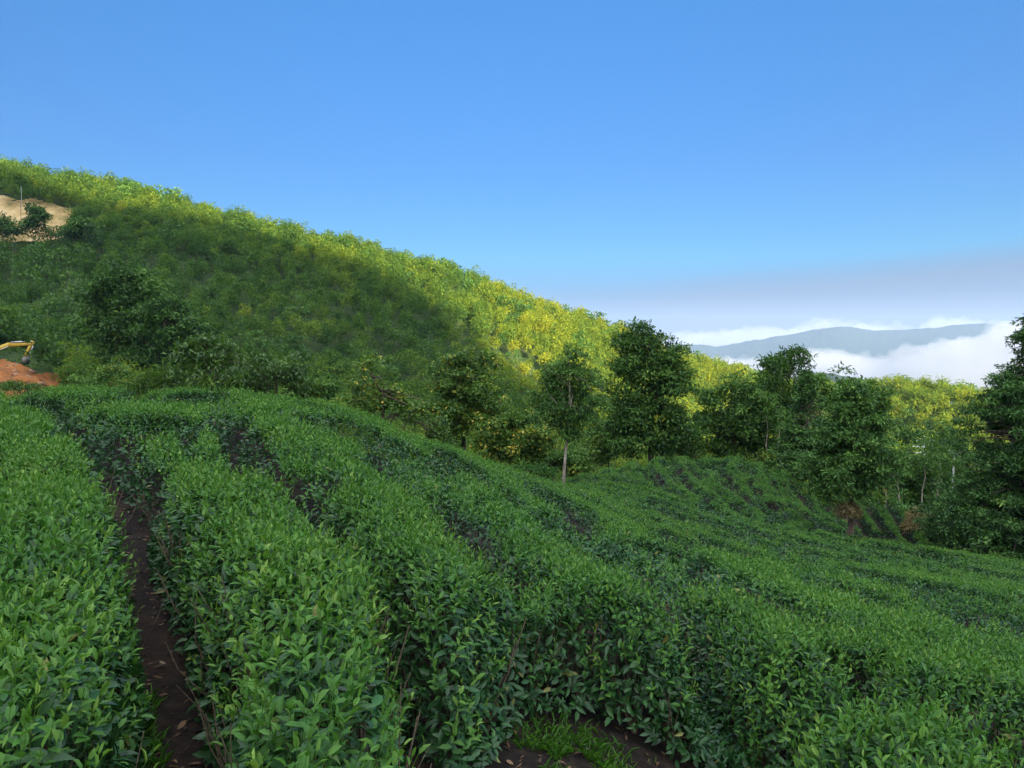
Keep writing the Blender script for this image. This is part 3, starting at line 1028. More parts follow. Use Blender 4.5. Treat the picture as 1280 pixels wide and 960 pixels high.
def px_lobe(u, v, ru, rv, D, dy=0.0):
    c = at(u, v, D + dy); s = D / F_PX
    return c, np.array([ru * s, (ru + rv) * .5 * s, rv * s])


def build_tree(name, label, cat, base_uv, D, lobes, mat, leaf, per, group=None, trunk=.14, bark='bark', seed=1, val=.45, yellow=0, wr=.5, m=26,
               clump=.34, droop=.1, nlimb=7, extra_trunks=0, dens=1.0, airy=1.0):
    rng = np.random.default_rng(seed)
    b = at(base_uv[0], base_uv[1], D); base = np.array([b[0], D, gz1(b[0], D) - .05])
    root = thing(name, label, cat, base, 0, group)
    Cs, Rs = [], []
    for lb in lobes:
        c, r = px_lobe(*lb[:4], D, lb[4] if len(lb) > 4 else rng.uniform(-.6, .6))
        area = (r[0] * r[2] + r[0] * r[1] + r[1] * r[2]) * 4
        n = max(5, int(area * per * dens * .26))
        cc = lobe_clumps(c, r, int(n * 1.5), rng, .32)
        cc = cc[n3(cc, max(.7, float(r.mean()) * .55), seed) > .47]
        ne = max(2, n // 7)                                   # boughs that stick out of the crown
        dd = rnd_dirs(ne, rng); dd[:, 2] = np.abs(dd[:, 2]) * .8
        ex = c + dd * r * rng.uniform(1.05, 1.32, ne)[:, None]
        Cs.append(np.vstack([cc, ex, c + (ex - c) * .85])); Rs.append((c, r))
    C = np.vstack(Cs)
    C[:, 2] = np.maximum(C[:, 2], gz1(base[0], base[1]) + .2)
    vals = np.clip(val + rng.normal(size=len(C)) * .19, 0, .88)
    m = int(m * 3.2)
    V, T, A = leaf_cloud(C, clump * airy * 1.75 * rng.uniform(.65, 1.2, len(C)), m, leaf, wr, vals, rng, droop=droop)
    if yellow:
        k = 2
        pick = np.repeat(rng.uniform(size=len(A) // k) < yellow * np.repeat((rng.uniform(size=len(C)) < .5) * 2.0, m), k)
        A = np.where(pick, rng.uniform(.92, 1, len(A)), A)
    link('crown', mesh_from('crown', V - base, T, A), mat, root)
    # trunk with limbs
    mb = MB()
    top = max(Rs, key=lambda q: q[0][2])[0]
    mid = np.mean([q[0] for q in Rs], 0)
    tp = np.array([base, base + (mid - base) * .33 + rng.normal(size=3) * .08 * np.array([1, 1, 0]), base + (mid - base) * .7, mid, (mid + top) / 2, top])
    tt = np.linspace(0, 1, 6)
    mb.tube(tp, trunk * (1.15 - tt) ** .8 * np.where(tt == 0, 1.35, 1), 9)
    order = rng.permutation(len(C))[:nlimb * 3]
    for i in order:
        f = rng.uniform(.3, .95)
        j = f * 5; k0 = int(j); p0 = tp[k0] + (tp[min(k0 + 1, 5)] - tp[k0]) * (j - k0)
        mb.tube(limb_path(p0, C[i], rng), np.linspace(trunk * .38, trunk * .08, 5), 5, cap=False)
    for q in range(extra_trunks):
        x = base[0] + rng.uniform(-1.5, 1.5); y = base[1] + rng.uniform(-.8, .8)
        mb.tube([(x, y, gz1(x, y) - .1), (x + rng.normal() * .3, y, mid[2]), (x + rng.normal() * .6, y, top[2])], [trunk * .6, trunk * .45, trunk * .2], 6)
    mb.V = [v - base for v in mb.V]
    link('trunk', mb.mesh('trunk', True), M[bark], root)
    return root


def build_conifer(label, base_uv, D, apex, half_px, vlow, seed, group=None, per=1.0, leaf=.20, trunk=.17, val=.45, apex_pow=.75, bark='bark', low_round=.25, cat='tree', name='cedar_tree'):
    """cone of layered drooping sprays; apex (u,v), half width in px at the widest, lowest foliage v"""
    rng = np.random.default_rng(seed)
    b = at(base_uv[0], base_uv[1], D); base = np.array([b[0], D, gz1(b[0], D) - .05])
    root = thing(name, label, cat, base, 0, group)
    ap = at(apex[0], apex[1], D); s = D / F_PX
    zlow = at(base_uv[0], vlow, D)[2]; H = ap[2] - zlow; Rm = half_px * s
    mb = MB(); ax0 = np.array([base[0], base[1], base[2]])
    axis = lambda z: ax0 + (ap - ax0) * ((z - base[2]) / (ap[2] - base[2]))
    zz = np.linspace(base[2], ap[2], 9)
    tp = np.array([axis(z) + rng.normal(size=3) * .05 * np.array([1, 1, 0]) for z in zz])
    tt = np.linspace(0, 1, 9)
    mb.tube(tp, trunk * (1.12 - tt) ** .9 * np.where(tt == 0, 1.5, 1), 9)
    Cs = []; nb = int(H * 26 * per)
    ang = 0
    for i in range(nb):
        t = (i + rng.uniform()) / nb
        z = zlow + H * t
        prof = (1 - t) ** apex_pow * min(1, (t + .04) / low_round) ** .5
        lump = 1 + .22 * math.sin(ang * 3 + t * 14 + seed) + rng.normal() * .13
        R = Rm * prof * lump
        ang += 2.4 + rng.normal() * .3
        c0 = axis(z); d = np.array([math.cos(ang), math.sin(ang), 0])
        tip = c0 + d * R + np.array([0, 0, -.10 * R + rng.normal() * .08])
        if rng.uniform() < .6:
            mb.tube(limb_path(c0 - np.array([0, 0, .12 * R]), c0 + (tip - c0) * .9, rng, 4, .03), np.linspace(trunk * .22, .012, 4), 4, cap=False)
        for q in range(max(2, int(R * 5.0))):
            f = 1 - rng.uniform() ** 1.6 * .75
            Cs.append(c0 + (tip - c0) * f + rng.normal(size=3) * np.array([.16, .16, .10]) * max(R, .3))
    C = np.array(Cs); C = C[n3(C, Rm * .30, seed) > .41]
    vals = np.clip(val + rng.normal(size=len(C)) * .2, 0, .95)
    C = C[rng.uniform(size=len(C)) < .58]; vals = vals[:len(C)]
    V, T, A = leaf_cloud(C, .36 * rng.uniform(.7, 1.2, len(C)), 44, leaf, .36, vals, rng, spread=.8, flat=.5, droop=.25)
    link('crown', mesh_from('crown', V - base, T, A), M['cedar'], root)
    mb.V = [v - base for v in mb.V]
    link('trunk', mb.mesh('trunk', True), M[bark], root)
    return root


G_R = 'trees beyond the tea field'
build_tree('tree', 'small round-headed tree with a thin pale bare trunk at the edge of the tea field', 'tree', (703, 604), 38,
           [(712, 456, 13, 16), (704, 478, 24, 22), (726, 484, 20, 24), (686, 500, 20, 20), (708, 506, 26, 22), (740, 508, 18, 20), (694, 524, 20, 14), (726, 530, 18, 14), (712, 546, 10, 8)], M['cedar'], .17, 6.5, G_R,
           trunk=.075, bark='bark_pale', seed=11, val=.48, wr=.36, m=30, clump=.30)
build_tree('tree', 'tall dark tree with a pointed uneven top, standing in front of the sunlit bamboo slope', 'tree', (818, 580), 62,
           [(806, 414, 12, 12), (798, 436, 24, 22), (822, 446, 28, 26), (790, 470, 24, 24), (838, 462, 18, 20), (796, 500, 32, 32), (832, 496, 28, 34), (812, 530, 40, 34),
            (782, 548, 24, 26), (846, 548, 24, 26)], M['hardwood'], .30, 3.0, G_R, trunk=.26, seed=12, val=.38, m=26, clump=.55)
build_tree('climber_covered_tree', 'broad tree smothered in climbers with scattered yellow leaves, left of the creeper hump', 'tree', (578, 580), 46,
           [(582, 452, 24, 16), (568, 474, 28, 26), (596, 482, 24, 30), (574, 512, 34, 30), (600, 520, 28, 28), (560, 535, 24, 20)], M['creeper'], .19, 5.2, G_R, trunk=.16, seed=13,
           val=.45, yellow=.05, wr=.7, m=24, clump=.36)
build_tree('creeper_mound', 'low hump of creepers with many yellowing leaves beside the pale-trunked tree', 'shrub', (636, 592), 44,
           [(632, 528, 30, 22), (655, 545, 28, 24), (612, 548, 28, 24), (676, 558, 18, 18), (640, 566, 44, 18)], M['creeper'], .18, 5.8, None, trunk=.07, seed=14, val=.47, yellow=.09,
           wr=.75, m=24, clump=.34)
build_tree('climber_covered_snag', 'bare brown snag half wrapped in climbers above the tea crest', 'tree', (470, 520), 36,
           [(462, 466, 12, 16), (455, 488, 18, 16), (496, 500, 14, 14), (466, 506, 30, 12), (520, 514, 18, 9)], M['creeper'], .15, 6.2, G_R, trunk=.12, seed=15, val=.5, yellow=.05, wr=.7, m=22, clump=.26)
build_tree('shrub', 'tall bright green shrub with big drooping leaves behind the tea crest', 'shrub', (262, 500), 34,
           [(262, 440, 22, 16), (248, 456, 22, 20), (280, 458, 24, 20), (262, 476, 40, 16), (300, 474, 16, 12)], M['shrub'], .24, 6.5, None, trunk=.06, seed=16, val=.42, wr=.36, m=18, clump=.30, droop=.35)
build_tree('shrub', 'low spreading green shrub right of the tall bright one behind the crest', 'shrub', (345, 500), 33,
           [(345, 458, 26, 12), (325, 470, 22, 14), (365, 472, 24, 14), (345, 482, 42, 10)], M['shrub'], .22, 6.5, None, trunk=.05, seed=17, val=.40, wr=.36, m=18, clump=.28, droop=.35)
build_tree('shrub', 'pale feathery grass-like bush on the crest left of the bright shrubs', 'shrub', (205, 500), 36,
           [(200, 474, 20, 10), (222, 480, 20, 10), (178, 484, 18, 8)], M['shrub'], .34, 4.5, None, trunk=.03, seed=18, val=.62, wr=.12, m=24, clump=.34, droop=.1)
build_tree('tree', 'large dark broadleaf tree standing among the shaded bamboo on the left hillside', 'tree', (165, 500), 114,
           [(150, 352, 26, 20), (172, 372, 34, 28), (134, 382, 24, 26), (178, 408, 44, 32), (140, 420, 30, 32), (160, 450, 44, 26)], M['hardwood'], .55, 1.15, G_R, trunk=.34, seed=19, val=.28, m=24, clump=1.0)
build_tree('tree', 'dark rounded tree on the left hillside beside the larger dark broadleaf tree', 'tree', (212, 500), 108,
           [(206, 392, 26, 16), (212, 412, 36, 26), (200, 442, 34, 26), (226, 440, 22, 22)], M['hardwood'], .5, 1.3, G_R, trunk=.26, seed=20, val=.30, m=24, clump=.9)
build_tree('tree', 'dark leafy tree at the left end of the right-hand grove', 'tree', (912, 585), 66,
           [(915, 492, 24, 18), (902, 512, 26, 24), (934, 514, 24, 28), (894, 545, 26, 26), (922, 548, 34, 28), (948, 552, 20, 24)], M['hardwood'], .32, 2.8, G_R, trunk=.2, seed=21, val=.46, m=26, clump=.55)
build_tree('bamboo', 'dark airy bamboo with drooping tips rising above the grove against the mist', 'bamboo', (975, 590), 70,
           [(994, 446, 12, 7), (966, 458, 12, 8), (984, 462, 20, 12), (978, 484, 28, 18), (962, 510, 26, 24), (990, 515, 22, 28), (968, 545, 28, 26)], M['hardwood'], .5, 1.7, G_R, trunk=.10,
           bark='culm', seed=22, val=.42, m=22, clump=.6, wr=.2, droop=.3, extra_trunks=5)
build_conifer('conical cedar with a reddish trunk, standing behind the foremost cedar', (1017, 611), 56, (1008, 466), 42, 598, 31, 'cedars by the field edge', per=1.1, leaf=.26, val=.42, trunk=.2)
build_conifer('foremost conical cedar with dry fronds low on its trunk, rooted in the tea', (1062, 669), 40, (1066, 478), 54, 616, 32, 'cedars by the field edge', per=1.55, leaf=.20, val=.46, apex_pow=.62)
build_conifer('huge dark cedar cut by the right edge of the view', (1272, 697), 47, (1318, 352), 98, 690, 33, 'cedars by the field edge', per=1.5, leaf=.24, trunk=.34, val=.30, apex_pow=.8, low_round=.12)
build_tree('tree', 'flat-topped green tree whose head shows between and above the two cedars', 'tree', (1040, 605), 66,
           [(1040, 484, 26, 14), (1062, 494, 24, 16), (1030, 510, 24, 24), (1085, 500, 18, 16), (1095, 530, 22, 26)], M['hardwood'], .34, 2.6, G_R, trunk=.2, seed=23, val=.52, m=24, clump=.55)
build_tree('tree', 'dark tree in the hollow just right of the foremost cedar', 'tree', (1135, 645), 72,
           [(1138, 560, 22, 22), (1122, 590, 26, 26), (1150, 600, 24, 24), (1130, 620, 34, 20)], M['hardwood'], .34, 2.3, G_R, trunk=.2, seed=24, val=.36, m=24, clump=.6)
build_tree('tree', 'dim slender tree beside the utility pole in the hollow', 'tree', (1184, 640), 80,
           [(1178, 560, 16, 30), (1190, 590, 18, 26), (1172, 604, 22, 22), (1200, 612, 16, 20)], M['hardwood'], .36, 2.0, G_R, trunk=.14, seed=25, val=.42, m=22, clump=.6)
build_tree('shrub', 'light green rounded shrub beside the withered ferns under the huge cedar', 'shrub', (1186, 668), 56,
           [(1186, 630, 20, 14), (1176, 646, 24, 14), (1200, 650, 20, 14), (1218, 660, 16, 12)], M['shrub'], .22, 5.5, None, trunk=.06, seed=26, val=.36, wr=.4, m=22, clump=.32)
build_tree('fern', 'heap of withered brown ferns at the edge of the tea terrace', 'fern', (1158, 670), 55,
           [(1150, 650, 14, 10), (1166, 658, 16, 9), (1144, 662, 10, 8)], M['fern_dead'], .34, 6, None, trunk=.04, seed=27, val=.5, wr=.12, m=26, clump=.34, droop=.4)
build_tree('fern', 'fresh green fern clump below the light green shrub', 'fern', (1186, 676), 54,
           [(1180, 670, 22, 6), (1205, 674, 18, 6)], M['shrub'], .34, 7, None, trunk=.03, seed=28, val=.75, wr=.14, m=26, clump=.3, droop=.2)
build_tree('fern', 'orange-brown dry fronds hanging round the foremost cedar base', 'fern', (1063, 664), 39.6,
           [(1057, 640, 6, 4), (1069, 643, 5, 4), (1061, 634, 6, 3)], M['fern_dead'], .24, 14, None, trunk=.03, seed=29, val=.4, wr=.12, m=18, clump=.16, droop=.6)
build_tree('shrub', 'leafy bushes filling the gap left of the tall dark tree', 'shrub', (764, 582), 66,
           [(758, 545, 22, 20), (776, 560, 22, 16), (744, 566, 22, 14)], M['creeper'], .26, 3.2, None, trunk=.08, seed=34, val=.42, wr=.6, m=24, clump=.5)
build_tree('shrub', 'bushes behind the knoll crest right of the tall dark tree', 'shrub', (870, 580), 66,
           [(862, 560, 24, 16), (886, 566, 22, 14), (838, 568, 22, 12)], M['creeper'], .26, 3.2, None, trunk=.08, seed=35, val=.38, wr=.6, m=24, clump=.5)
build_tree('shrub', 'dark bush in the dip between the snag and the climber-covered tree', 'shrub', (528, 545), 38,
           [(512, 522, 20, 9), (536, 534, 18, 12), (552, 552, 16, 12)], M['creeper'], .17, 5.2, None, trunk=.04, seed=36, val=.40, yellow=.01, wr=.6, m=24, clump=.32)
build_tree('shrub', 'small round bush at the field edge left of the pale-trunked tree', 'shrub', (660, 598), 36.5,
           [(660, 588, 13, 7), (646, 590, 8, 5)], M['tea_young'], .12, 9, None, trunk=.03, seed=37, val=.25, wr=.4, m=26, clump=.2)
build_tree('shrub', 'small clipped bush touching the foot of the pale-trunked tree', 'shrub', (692, 602), 37,
           [(692, 594, 9, 6)], M['tea_young'], .12, 9, None, trunk=.03, seed=38, val=.25, wr=.4, m=26, clump=.2)

rq = np.random.default_rng(51)
for i, (u, v, D, w) in enumerate([(428, 512, 44, 16), (545, 556, 50, 16), (690, 574, 52, 18), (722, 576, 58, 20), (742, 560, 70, 22), (900, 578, 64, 18), (936, 576, 64, 18), (966, 588, 62, 16), (1040, 612, 64, 22), (1098, 622, 68, 20),
                                  (1108, 600, 74, 22), (1160, 630, 76, 20), (1212, 640, 66, 20), (130, 478, 92, 26), (392, 488, 60, 22)]):
    build_tree('shrub', 'leafy bush filling the hollow between the trees beyond the tea', 'shrub', (u, v + 26, ), D,
               [(u - w * .5, v + 4, w * .8, w * .6), (u + w * .5, v, w * .8, w * .7), (u, v + 12, w * 1.2, w * .5)], M['hardwood'] if i % 3 else M['creeper'], .13 + D * .0028, 170 / D, 'bushes in the hollow',
               trunk=.05, seed=600 + i, val=float(rq.uniform(.35, .62)), wr=.5, m=22, clump=.12 + D * .0045)
build_tree('shrub', 'grey-green bush in front of the dug orange bank', 'shrub', (10, 500), 88, [(-10, 484, 22, 7), (20, 487, 22, 6), (44, 489, 14, 4)], M['creeper'], .36, 2.2, None, trunk=.04, seed=640, val=.3, wr=.3, m=22, clump=.45)

build_tree('tree', 'dark bushy tree rising in front of the bare cleared slope', 'tree', (46, 300), 216, [(42, 266, 7, 7), (52, 276, 10, 7), (36, 284, 12, 6)], M['hardwood'], .8, .55, G_R,
           trunk=.10, seed=650, val=.25, m=22, clump=1.1)
build_tree('tree', 'dark low tree at the left foot of the bare cleared slope', 'tree', (6, 305), 214, [(-2, 280, 9, 7), (8, 290, 12, 6)], M['hardwood'], .8, .55, G_R,
           trunk=.16, seed=651, val=.28, m=22, clump=1.1)
build_tree('tree', 'dark rounded tree at the right end of the bare cleared slope', 'tree', (92, 305), 216, [(98, 280, 9, 7), (88, 292, 12, 6), (104, 290, 10, 8)], M['hardwood'], .8, .55, G_R,
           trunk=.16, seed=652, val=.3, m=22, clump=1.1)

build_tree('tree', 'dark tree on the wood edge just right of the digger arm', 'tree', (76, 486), 131, [(60, 434, 15, 10), (78, 442, 16, 14), (94, 452, 15, 16), (70, 456, 12, 8)], M['hardwood'], .6, 1.0, G_R,
           trunk=.2, seed=653, val=.22, m=22, clump=.8)
build_tree('tree', 'dark low-branched tree behind the digger arm', 'tree', (8, 470), 137, [(-16, 422, 20, 14), (12, 418, 20, 14), (38, 428, 18, 14), (10, 436, 30, 10)], M['hardwood'], .6, 1.0, G_R,
           trunk=.2, seed=654, val=.2, m=22, clump=.85)

# slender pale stems standing in the shade of the right-hand grove
rg = np.random.default_rng(44)
for i, (u, v0, v1, D) in enumerate([(962, 600, 545, 64), (974, 600, 548, 63), (984, 604, 560, 64), (996, 606, 566, 62), (948, 598, 556, 66), (1127, 650, 610, 66), (1148, 655, 606, 68), (1170, 655, 590, 70), (1178, 650, 605, 68), (1110, 650, 605, 66)]):
    a = at(u, v0, D); zb = gz1(a[0], D) - .05
    top = at(u + rg.uniform(-6, 8), v1 - 26, D)
    base = np.array([a[0], D, zb])
    r = thing('sapling', 'slender pale-stemmed sapling in the dim grove beyond the tea', 'tree', base, 0, 'saplings in the dim grove')
    mb = MB(); P = limb_path(base, top, rg, 6, .015); mb.tube(P - base, np.linspace(.075, .03, 6), 6)
    link('trunk', mb.mesh('trunk', True), M['bark_pale'], r)
    Cc = top + rg.normal(size=(22, 3)) * np.array([.8, .8, .7])
    V, T, A = leaf_cloud(Cc, .45, 22, .28, .4, np.clip(.4 + rg.normal(size=22) * .12, 0, 1), rg)
    link('crown', mesh_from('crown', V - base, T, A), M['hardwood'], r)

# ------------------------------------------------------------------ bamboo woods on the hill
def in_poly(u, v, P):
    return inside(u, v, np.array(P, float))


CLEAR = [(-160, 214), (-60, 226), (0, 243), (22, 251), (45, 249), (62, 254), (97, 263), (99, 276), (86, 296), (60, 306), (20, 304), (-60, 306), (-160, 300)]
BANK = [(-90, 448), (-20, 450), (8, 452), (30, 462), (50, 468), (74, 466), (80, 478), (74, 492), (60, 506), (-90, 506)]
BANKX = [(-90, 430), (60, 448), (80, 470), (80, 500), (60, 520), (-90, 520)]
rb = np.random.default_rng(12)
st = 3.8
bx_, by_ = np.meshgrid(np.arange(-235, 150, st), np.arange(98, 350, st))
bx_ = (bx_ + rb.uniform(-1.4, 1.4, bx_.shape)).ravel(); by_ = (by_ + rb.uniform(-1.4, 1.4, by_.shape)).ravel()
k_ = rb.uniform(size=len(bx_)) < np.where(by_ > 222, .95, 0)
bx_ = np.r_[bx_, bx_[k_] + rb.uniform(-2, 2, k_.sum())]; by_ = np.r_[by_, by_[k_] + rb.uniform(-2, 2, k_.sum())]
bz_ = ground_z(bx_, by_)
U, Vv = proj(bx_, by_, bz_)
Uc, Vc = proj(bx_, by_, bz_ + 6)
keep = (U > -70) & (U < 1350) & ~(in_poly(U, Vv, CLEAR) & in_poly(U, Vv - 9, CLEAR)) & ~in_poly(U, Vv, BANKX)
# drop what the ridge hides
md = np.zeros(len(bx_), bool)
for f in (.80, .86, .92, .96):
    zt = gz_fast(np.clip(bx_ * f, -199, 199), by_ * f)
    uu, vv = proj(bx_ * f, by_ * f, zt + 3.5)
    md |= vv < Vc - 44
keep &= ~md
keep &= ~((by_ < 125) & (Vv < 470) & (U > 1400))
bx_, by_, bz_, Uc, Vc = bx_[keep], by_[keep], bz_[keep], Uc[keep], Vc[keep]
Nb = len(bx_)
print('bamboo', Nb)


def plume(rng, nleaf, L, H=7.0, R=2.0):
    """one bamboo clump: arching culms with feathery drooping tops"""
    P, Dv = [], []
    culms = []
    nc = 6
    for c in range(nc):
        an = rng.uniform(0, 6.28); ln = rng.uniform(.25, 1) * R * .8
        t = np.linspace(0, 1, 8)
        h = H * rng.uniform(.75, 1.05)
        cx = math.cos(an) * (ln * t ** 2.6) + rng.normal() * .35 * t; cyy = math.sin(an) * (ln * t ** 2.6) + rng.normal() * .35 * t
        cz = h * (t - .12 * t ** 4)
        culms.append(np.stack([cx, cyy, cz], 1))
    lob = []
    for c in culms:
        for t0, rr0 in ((6.6, .34), (5.3, .50), (4.2, .46)):
            k = int(t0); lob.append((c[k] + (c[k + 1] - c[k]) * (t0 - k) + rng.normal(size=3) * .2, R * rr0 * rng.uniform(.75, 1.25)))
    for i in range(nleaf):
        lc, lr = lob[rng.integers(len(lob))]
        d = rng.normal(size=3); d /= np.linalg.norm(d)
        if rng.uniform() < .75: d[2] = abs(d[2])
        P.append(lc + d * lr * rng.uniform(.6, 1.1) * np.array([1, 1, .8]) + np.array([0, 0, -.1]))
        Dv.append(d * .7 + np.array([0, 0, -.45]) + rng.normal(size=3) * .35)
    P = np.array(P); Dv = np.array(Dv); n = len(P)
    nn = unit(np.array([0, 0, 1.0]) + unit(P - np.array([0, 0, H * .6])) * .9 + rnd_dirs(n, rng) * .4)
    LL = L * rng.uniform(.6, 1.4, n)
    V, T, k = blades(P, Dv, nn, LL, LL * .30, False, 2.2)
    v = rng.normal(.36, .09, n)
    return V, T, np.repeat(v, k), culms


protos = [plume(np.random.default_rng(200 + i), 620, .46, 7.4, 2.3) for i in range(5)]
crown_me, culm_me = [], []
for V, T, A, culms in protos:
    crown_me.append(mesh_from('crown', V, T, np.clip(A, 0, 1))); crown_me[-1].materials.append(M['bamboo'])
    mb = MB()
    for c in culms:
        mb.tube(c - np.array([0, 0, .15]) * (np.arange(8)[:, None] == 0), np.linspace(.06, .02, 8), 4, cap=False)
    culm_me.append(mb.mesh('culms')); culm_me[-1].materials.append(M['culm'])
dist = np.hypot(bx_, by_)
vis_area = 1 / dist ** 2
order = np.argsort(dist)
ind = order[:300]; rest = order[300:]
for i in ind:
    p = int(rb.integers(5)); s = rb.uniform(.78, 1.2)
    r = thing('bamboo', 'feathery bamboo clump at the shaded foot of the wooded hill', 'bamboo', (bx_[i], by_[i], bz_[i] - .2), rb.uniform(0, 6.28), 'bamboo clumps at the foot of the hill')
    r.scale = (s * rb.uniform(.9, 1.15), s * rb.uniform(.9, 1.15), s)
    a = bpy.data.objects.new('crown', crown_me[p]); COL.objects.link(a); a.parent = r
    a = bpy.data.objects.new('culms', culm_me[p]); COL.objects.link(a); a.parent = r
# everything farther up: one mass
lite = [plume(np.random.default_rng(300 + i), 330, .62, 7.4, 2.3) for i in range(8)]
dark_lite = []
for i in range(5):
    rng = np.random.default_rng(400 + i)
    C = lobe_clumps(np.array([0, 0, 4.6]), np.array([2.1, 2.1, 2.3]), 12, rng)
    dark_lite.append(leaf_cloud(C, .95, 15, .70, .5, np.full(12, .4), rng))
tone = .31 + (fbm(bx_ / 26, by_ / 26, 91, 3) - .5) * .35 + rb.normal(size=Nb) * .09 + .28 * sstep(530, 660, Uc) + .10 * sstep(262, 225, Vc - .24 * Uc)  # extra yellow stands in for sunlight on the right side and ridge band
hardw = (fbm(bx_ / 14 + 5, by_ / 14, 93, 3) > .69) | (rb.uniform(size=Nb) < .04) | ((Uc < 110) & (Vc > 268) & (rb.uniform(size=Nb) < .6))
VV, TT, AA = [], [], []; HV, HT, HA = [], [], []
ob = oh = 0
for i in rest:
    an = rb.uniform(0, 6.28); s = rb.uniform(.62, 1.32); ca, sa = math.cos(an) * s, math.sin(an) * s
    if hardw[i]:
        V, T, A = dark_lite[int(rb.integers(5))]
    else:
        V, T, A, _ = lite[int(rb.integers(8))]
    W = np.stack([V[:, 0] * ca - V[:, 1] * sa, V[:, 0] * sa + V[:, 1] * ca, V[:, 2] * s], 1)
    lean = rb.normal(size=2) * .12
    W[:, 0] += W[:, 2] * lean[0]; W[:, 1] += W[:, 2] * lean[1]
    W += np.array([bx_[i], by_[i], bz_[i] - .2])
    if hardw[i]:
        HV.append(W); HT.append(T + oh); HA.append(np.clip(A + rb.normal() * .12, 0, .9)); oh += len(W)
    else:
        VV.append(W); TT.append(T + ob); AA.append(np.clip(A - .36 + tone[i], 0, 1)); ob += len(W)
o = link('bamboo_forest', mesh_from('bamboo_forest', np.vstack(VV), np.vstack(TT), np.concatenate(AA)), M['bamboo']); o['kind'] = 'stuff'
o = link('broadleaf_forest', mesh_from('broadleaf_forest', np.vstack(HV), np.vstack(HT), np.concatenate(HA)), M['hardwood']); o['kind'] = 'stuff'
del VV, TT, AA, HV, HT, HA

# rough undergrowth on the open ground between the tea and the woods
ru = np.random.default_rng(77)
n = 9000
X, Y = wedge_points(n, 20, 135, rng=ru)
nm, km, tm = field_masks(X, Y)
Z = ground_z(X, Y); u_, v_ = proj(X, Y, Z)
k = ~(nm | km | tm) & ~in_poly(u_, v_, BANK)
for ddx, ddy in ((1.2, 0), (-1.2, 0), (0, 1.2), (0, -1.2)):
    a_, b_, c_ = field_masks(X + ddx, Y + ddy); k &= ~(a_ | b_ | c_)
X, Y, Z = X[k], Y[k], Z[k]; n = len(X)
hgt = np.clip(fbm(X / 5, Y / 5, 99, 3) * 2.2 - .5, .1, 1.6) * sstep(20, 34, np.hypot(X, Y))
C = np.stack([X, Y, Z + hgt], 1)
V, T, A = leaf_cloud(C, .6, 16, .34, .35, np.clip(ru.normal(.42, .16, n), 0, .88), ru, droop=.1)
o = link('undergrowth', mesh_from('undergrowth', V, T, A), M['creeper']); o['kind'] = 'stuff'

# ------------------------------------------------------------------ cleared slope and dug bank
def patch_sheet(name, poly, x0, x1, y0, y1, step, lift, mat, amp, sc):
    xs = np.arange(x0, x1, step); ys = np.arange(y0, y1, step)
    A, B = np.meshgrid(xs, ys, indexing='ij'); Zz = ground_z(A, B)
    u, v = proj(A, B, Zz)
    m = in_poly(u + (fbm(A / 3, B / 3, 5) - .5) * 10, v, poly)
    Zz = Zz + lift + amp * (fbm(A / sc, B / sc, 15, 5) - .3)
    ii = np.arange(A.size).reshape(A.shape)
    q = np.stack([ii[:-1, :-1], ii[1:, :-1], ii[1:, 1:], ii[:-1, 1:]], -1)
    mm = m[:-1, :-1] & m[1:, :-1] & m[1:, 1:] & m[:-1, 1:]
    me = mesh_from(name, np.stack([A, B, Zz], -1).reshape(-1, 3), q[mm], smooth=False)
    o = link(name, me, mat); o['kind'] = 'structure'; return o


patch_sheet('cleared_slope', CLEAR, -230, -110, 180, 300, .7, .12, M['cleared'], 1.2, 2.2)
patch_sheet('earth_bank', BANK, -95, -50, 95, 140, .35, .06, M['bank'], 1.5, 1.6)
rk = np.random.default_rng(8)
nrk = 0
while nrk < 26:
    u = rk.uniform(10, 76); v = rk.uniform(460, 488)
    if not bool(in_poly(np.array([u]), np.array([v]), BANK)[0]): continue
    D = 121 - (v - 462) * .58
    p = at(u, v, D); z = gz1(p[0], D) + .25
    s = rk.uniform(.25, .8)
    import bmesh
    bm = bmesh.new(); bmesh.ops.create_icosphere(bm, subdivisions=2, radius=s)
    for vt in bm.verts:
        vt.co *= 1 + .35 * math.sin(vt.co.x * 7 / s + nrk) * math.cos(vt.co.y * 5 / s + nrk)
        vt.co.z *= .7
    me = bpy.data.meshes.new('boulder'); bm.to_mesh(me); bm.free()
    o = link('boulder', me, M['rock']); o.location = (p[0], D, z)
    tag(o, 'rough broken rock lying on the dug orange earth bank', 'rock', 'rocks on the dug bank')
    nrk += 1


def pole(u, v0, v1, D, lab, r=.10, grp=None, arms=(), mat='concrete'):
    a = at(u, v0, D); zt = at(u, v1, D)[2]; zb = min(gz1(a[0], D), a[2]) - .3
    root = thing('utility_pole', lab, 'utility pole', (a[0], D, zb), 0, grp)
    mb = MB(); mb.tube([(0, 0, 0), (0, 0, zt - zb)], [r * 1.3, r * .8], 10); link('mast', mb.mesh('mast', True), M[mat], root)
    for z, w in arms:
        zz = at(u, z, D)[2] - zb
        mb = MB(); mb.box((0, -.12, zz), (w, .10, .12)); link('crossarm', mb.mesh('crossarm'), M['white_metal'], root)
        mb = MB()
        for q in (-.46, -.2, .2, .46):
            mb.tube([(q * w, -.12, zz + .06), (q * w, -.12, zz + .34)], [.04, .03], 8)
        link('insulators', mb.mesh('insulators'), M['white_metal'], root)
    return np.array([a[0], D, zt])


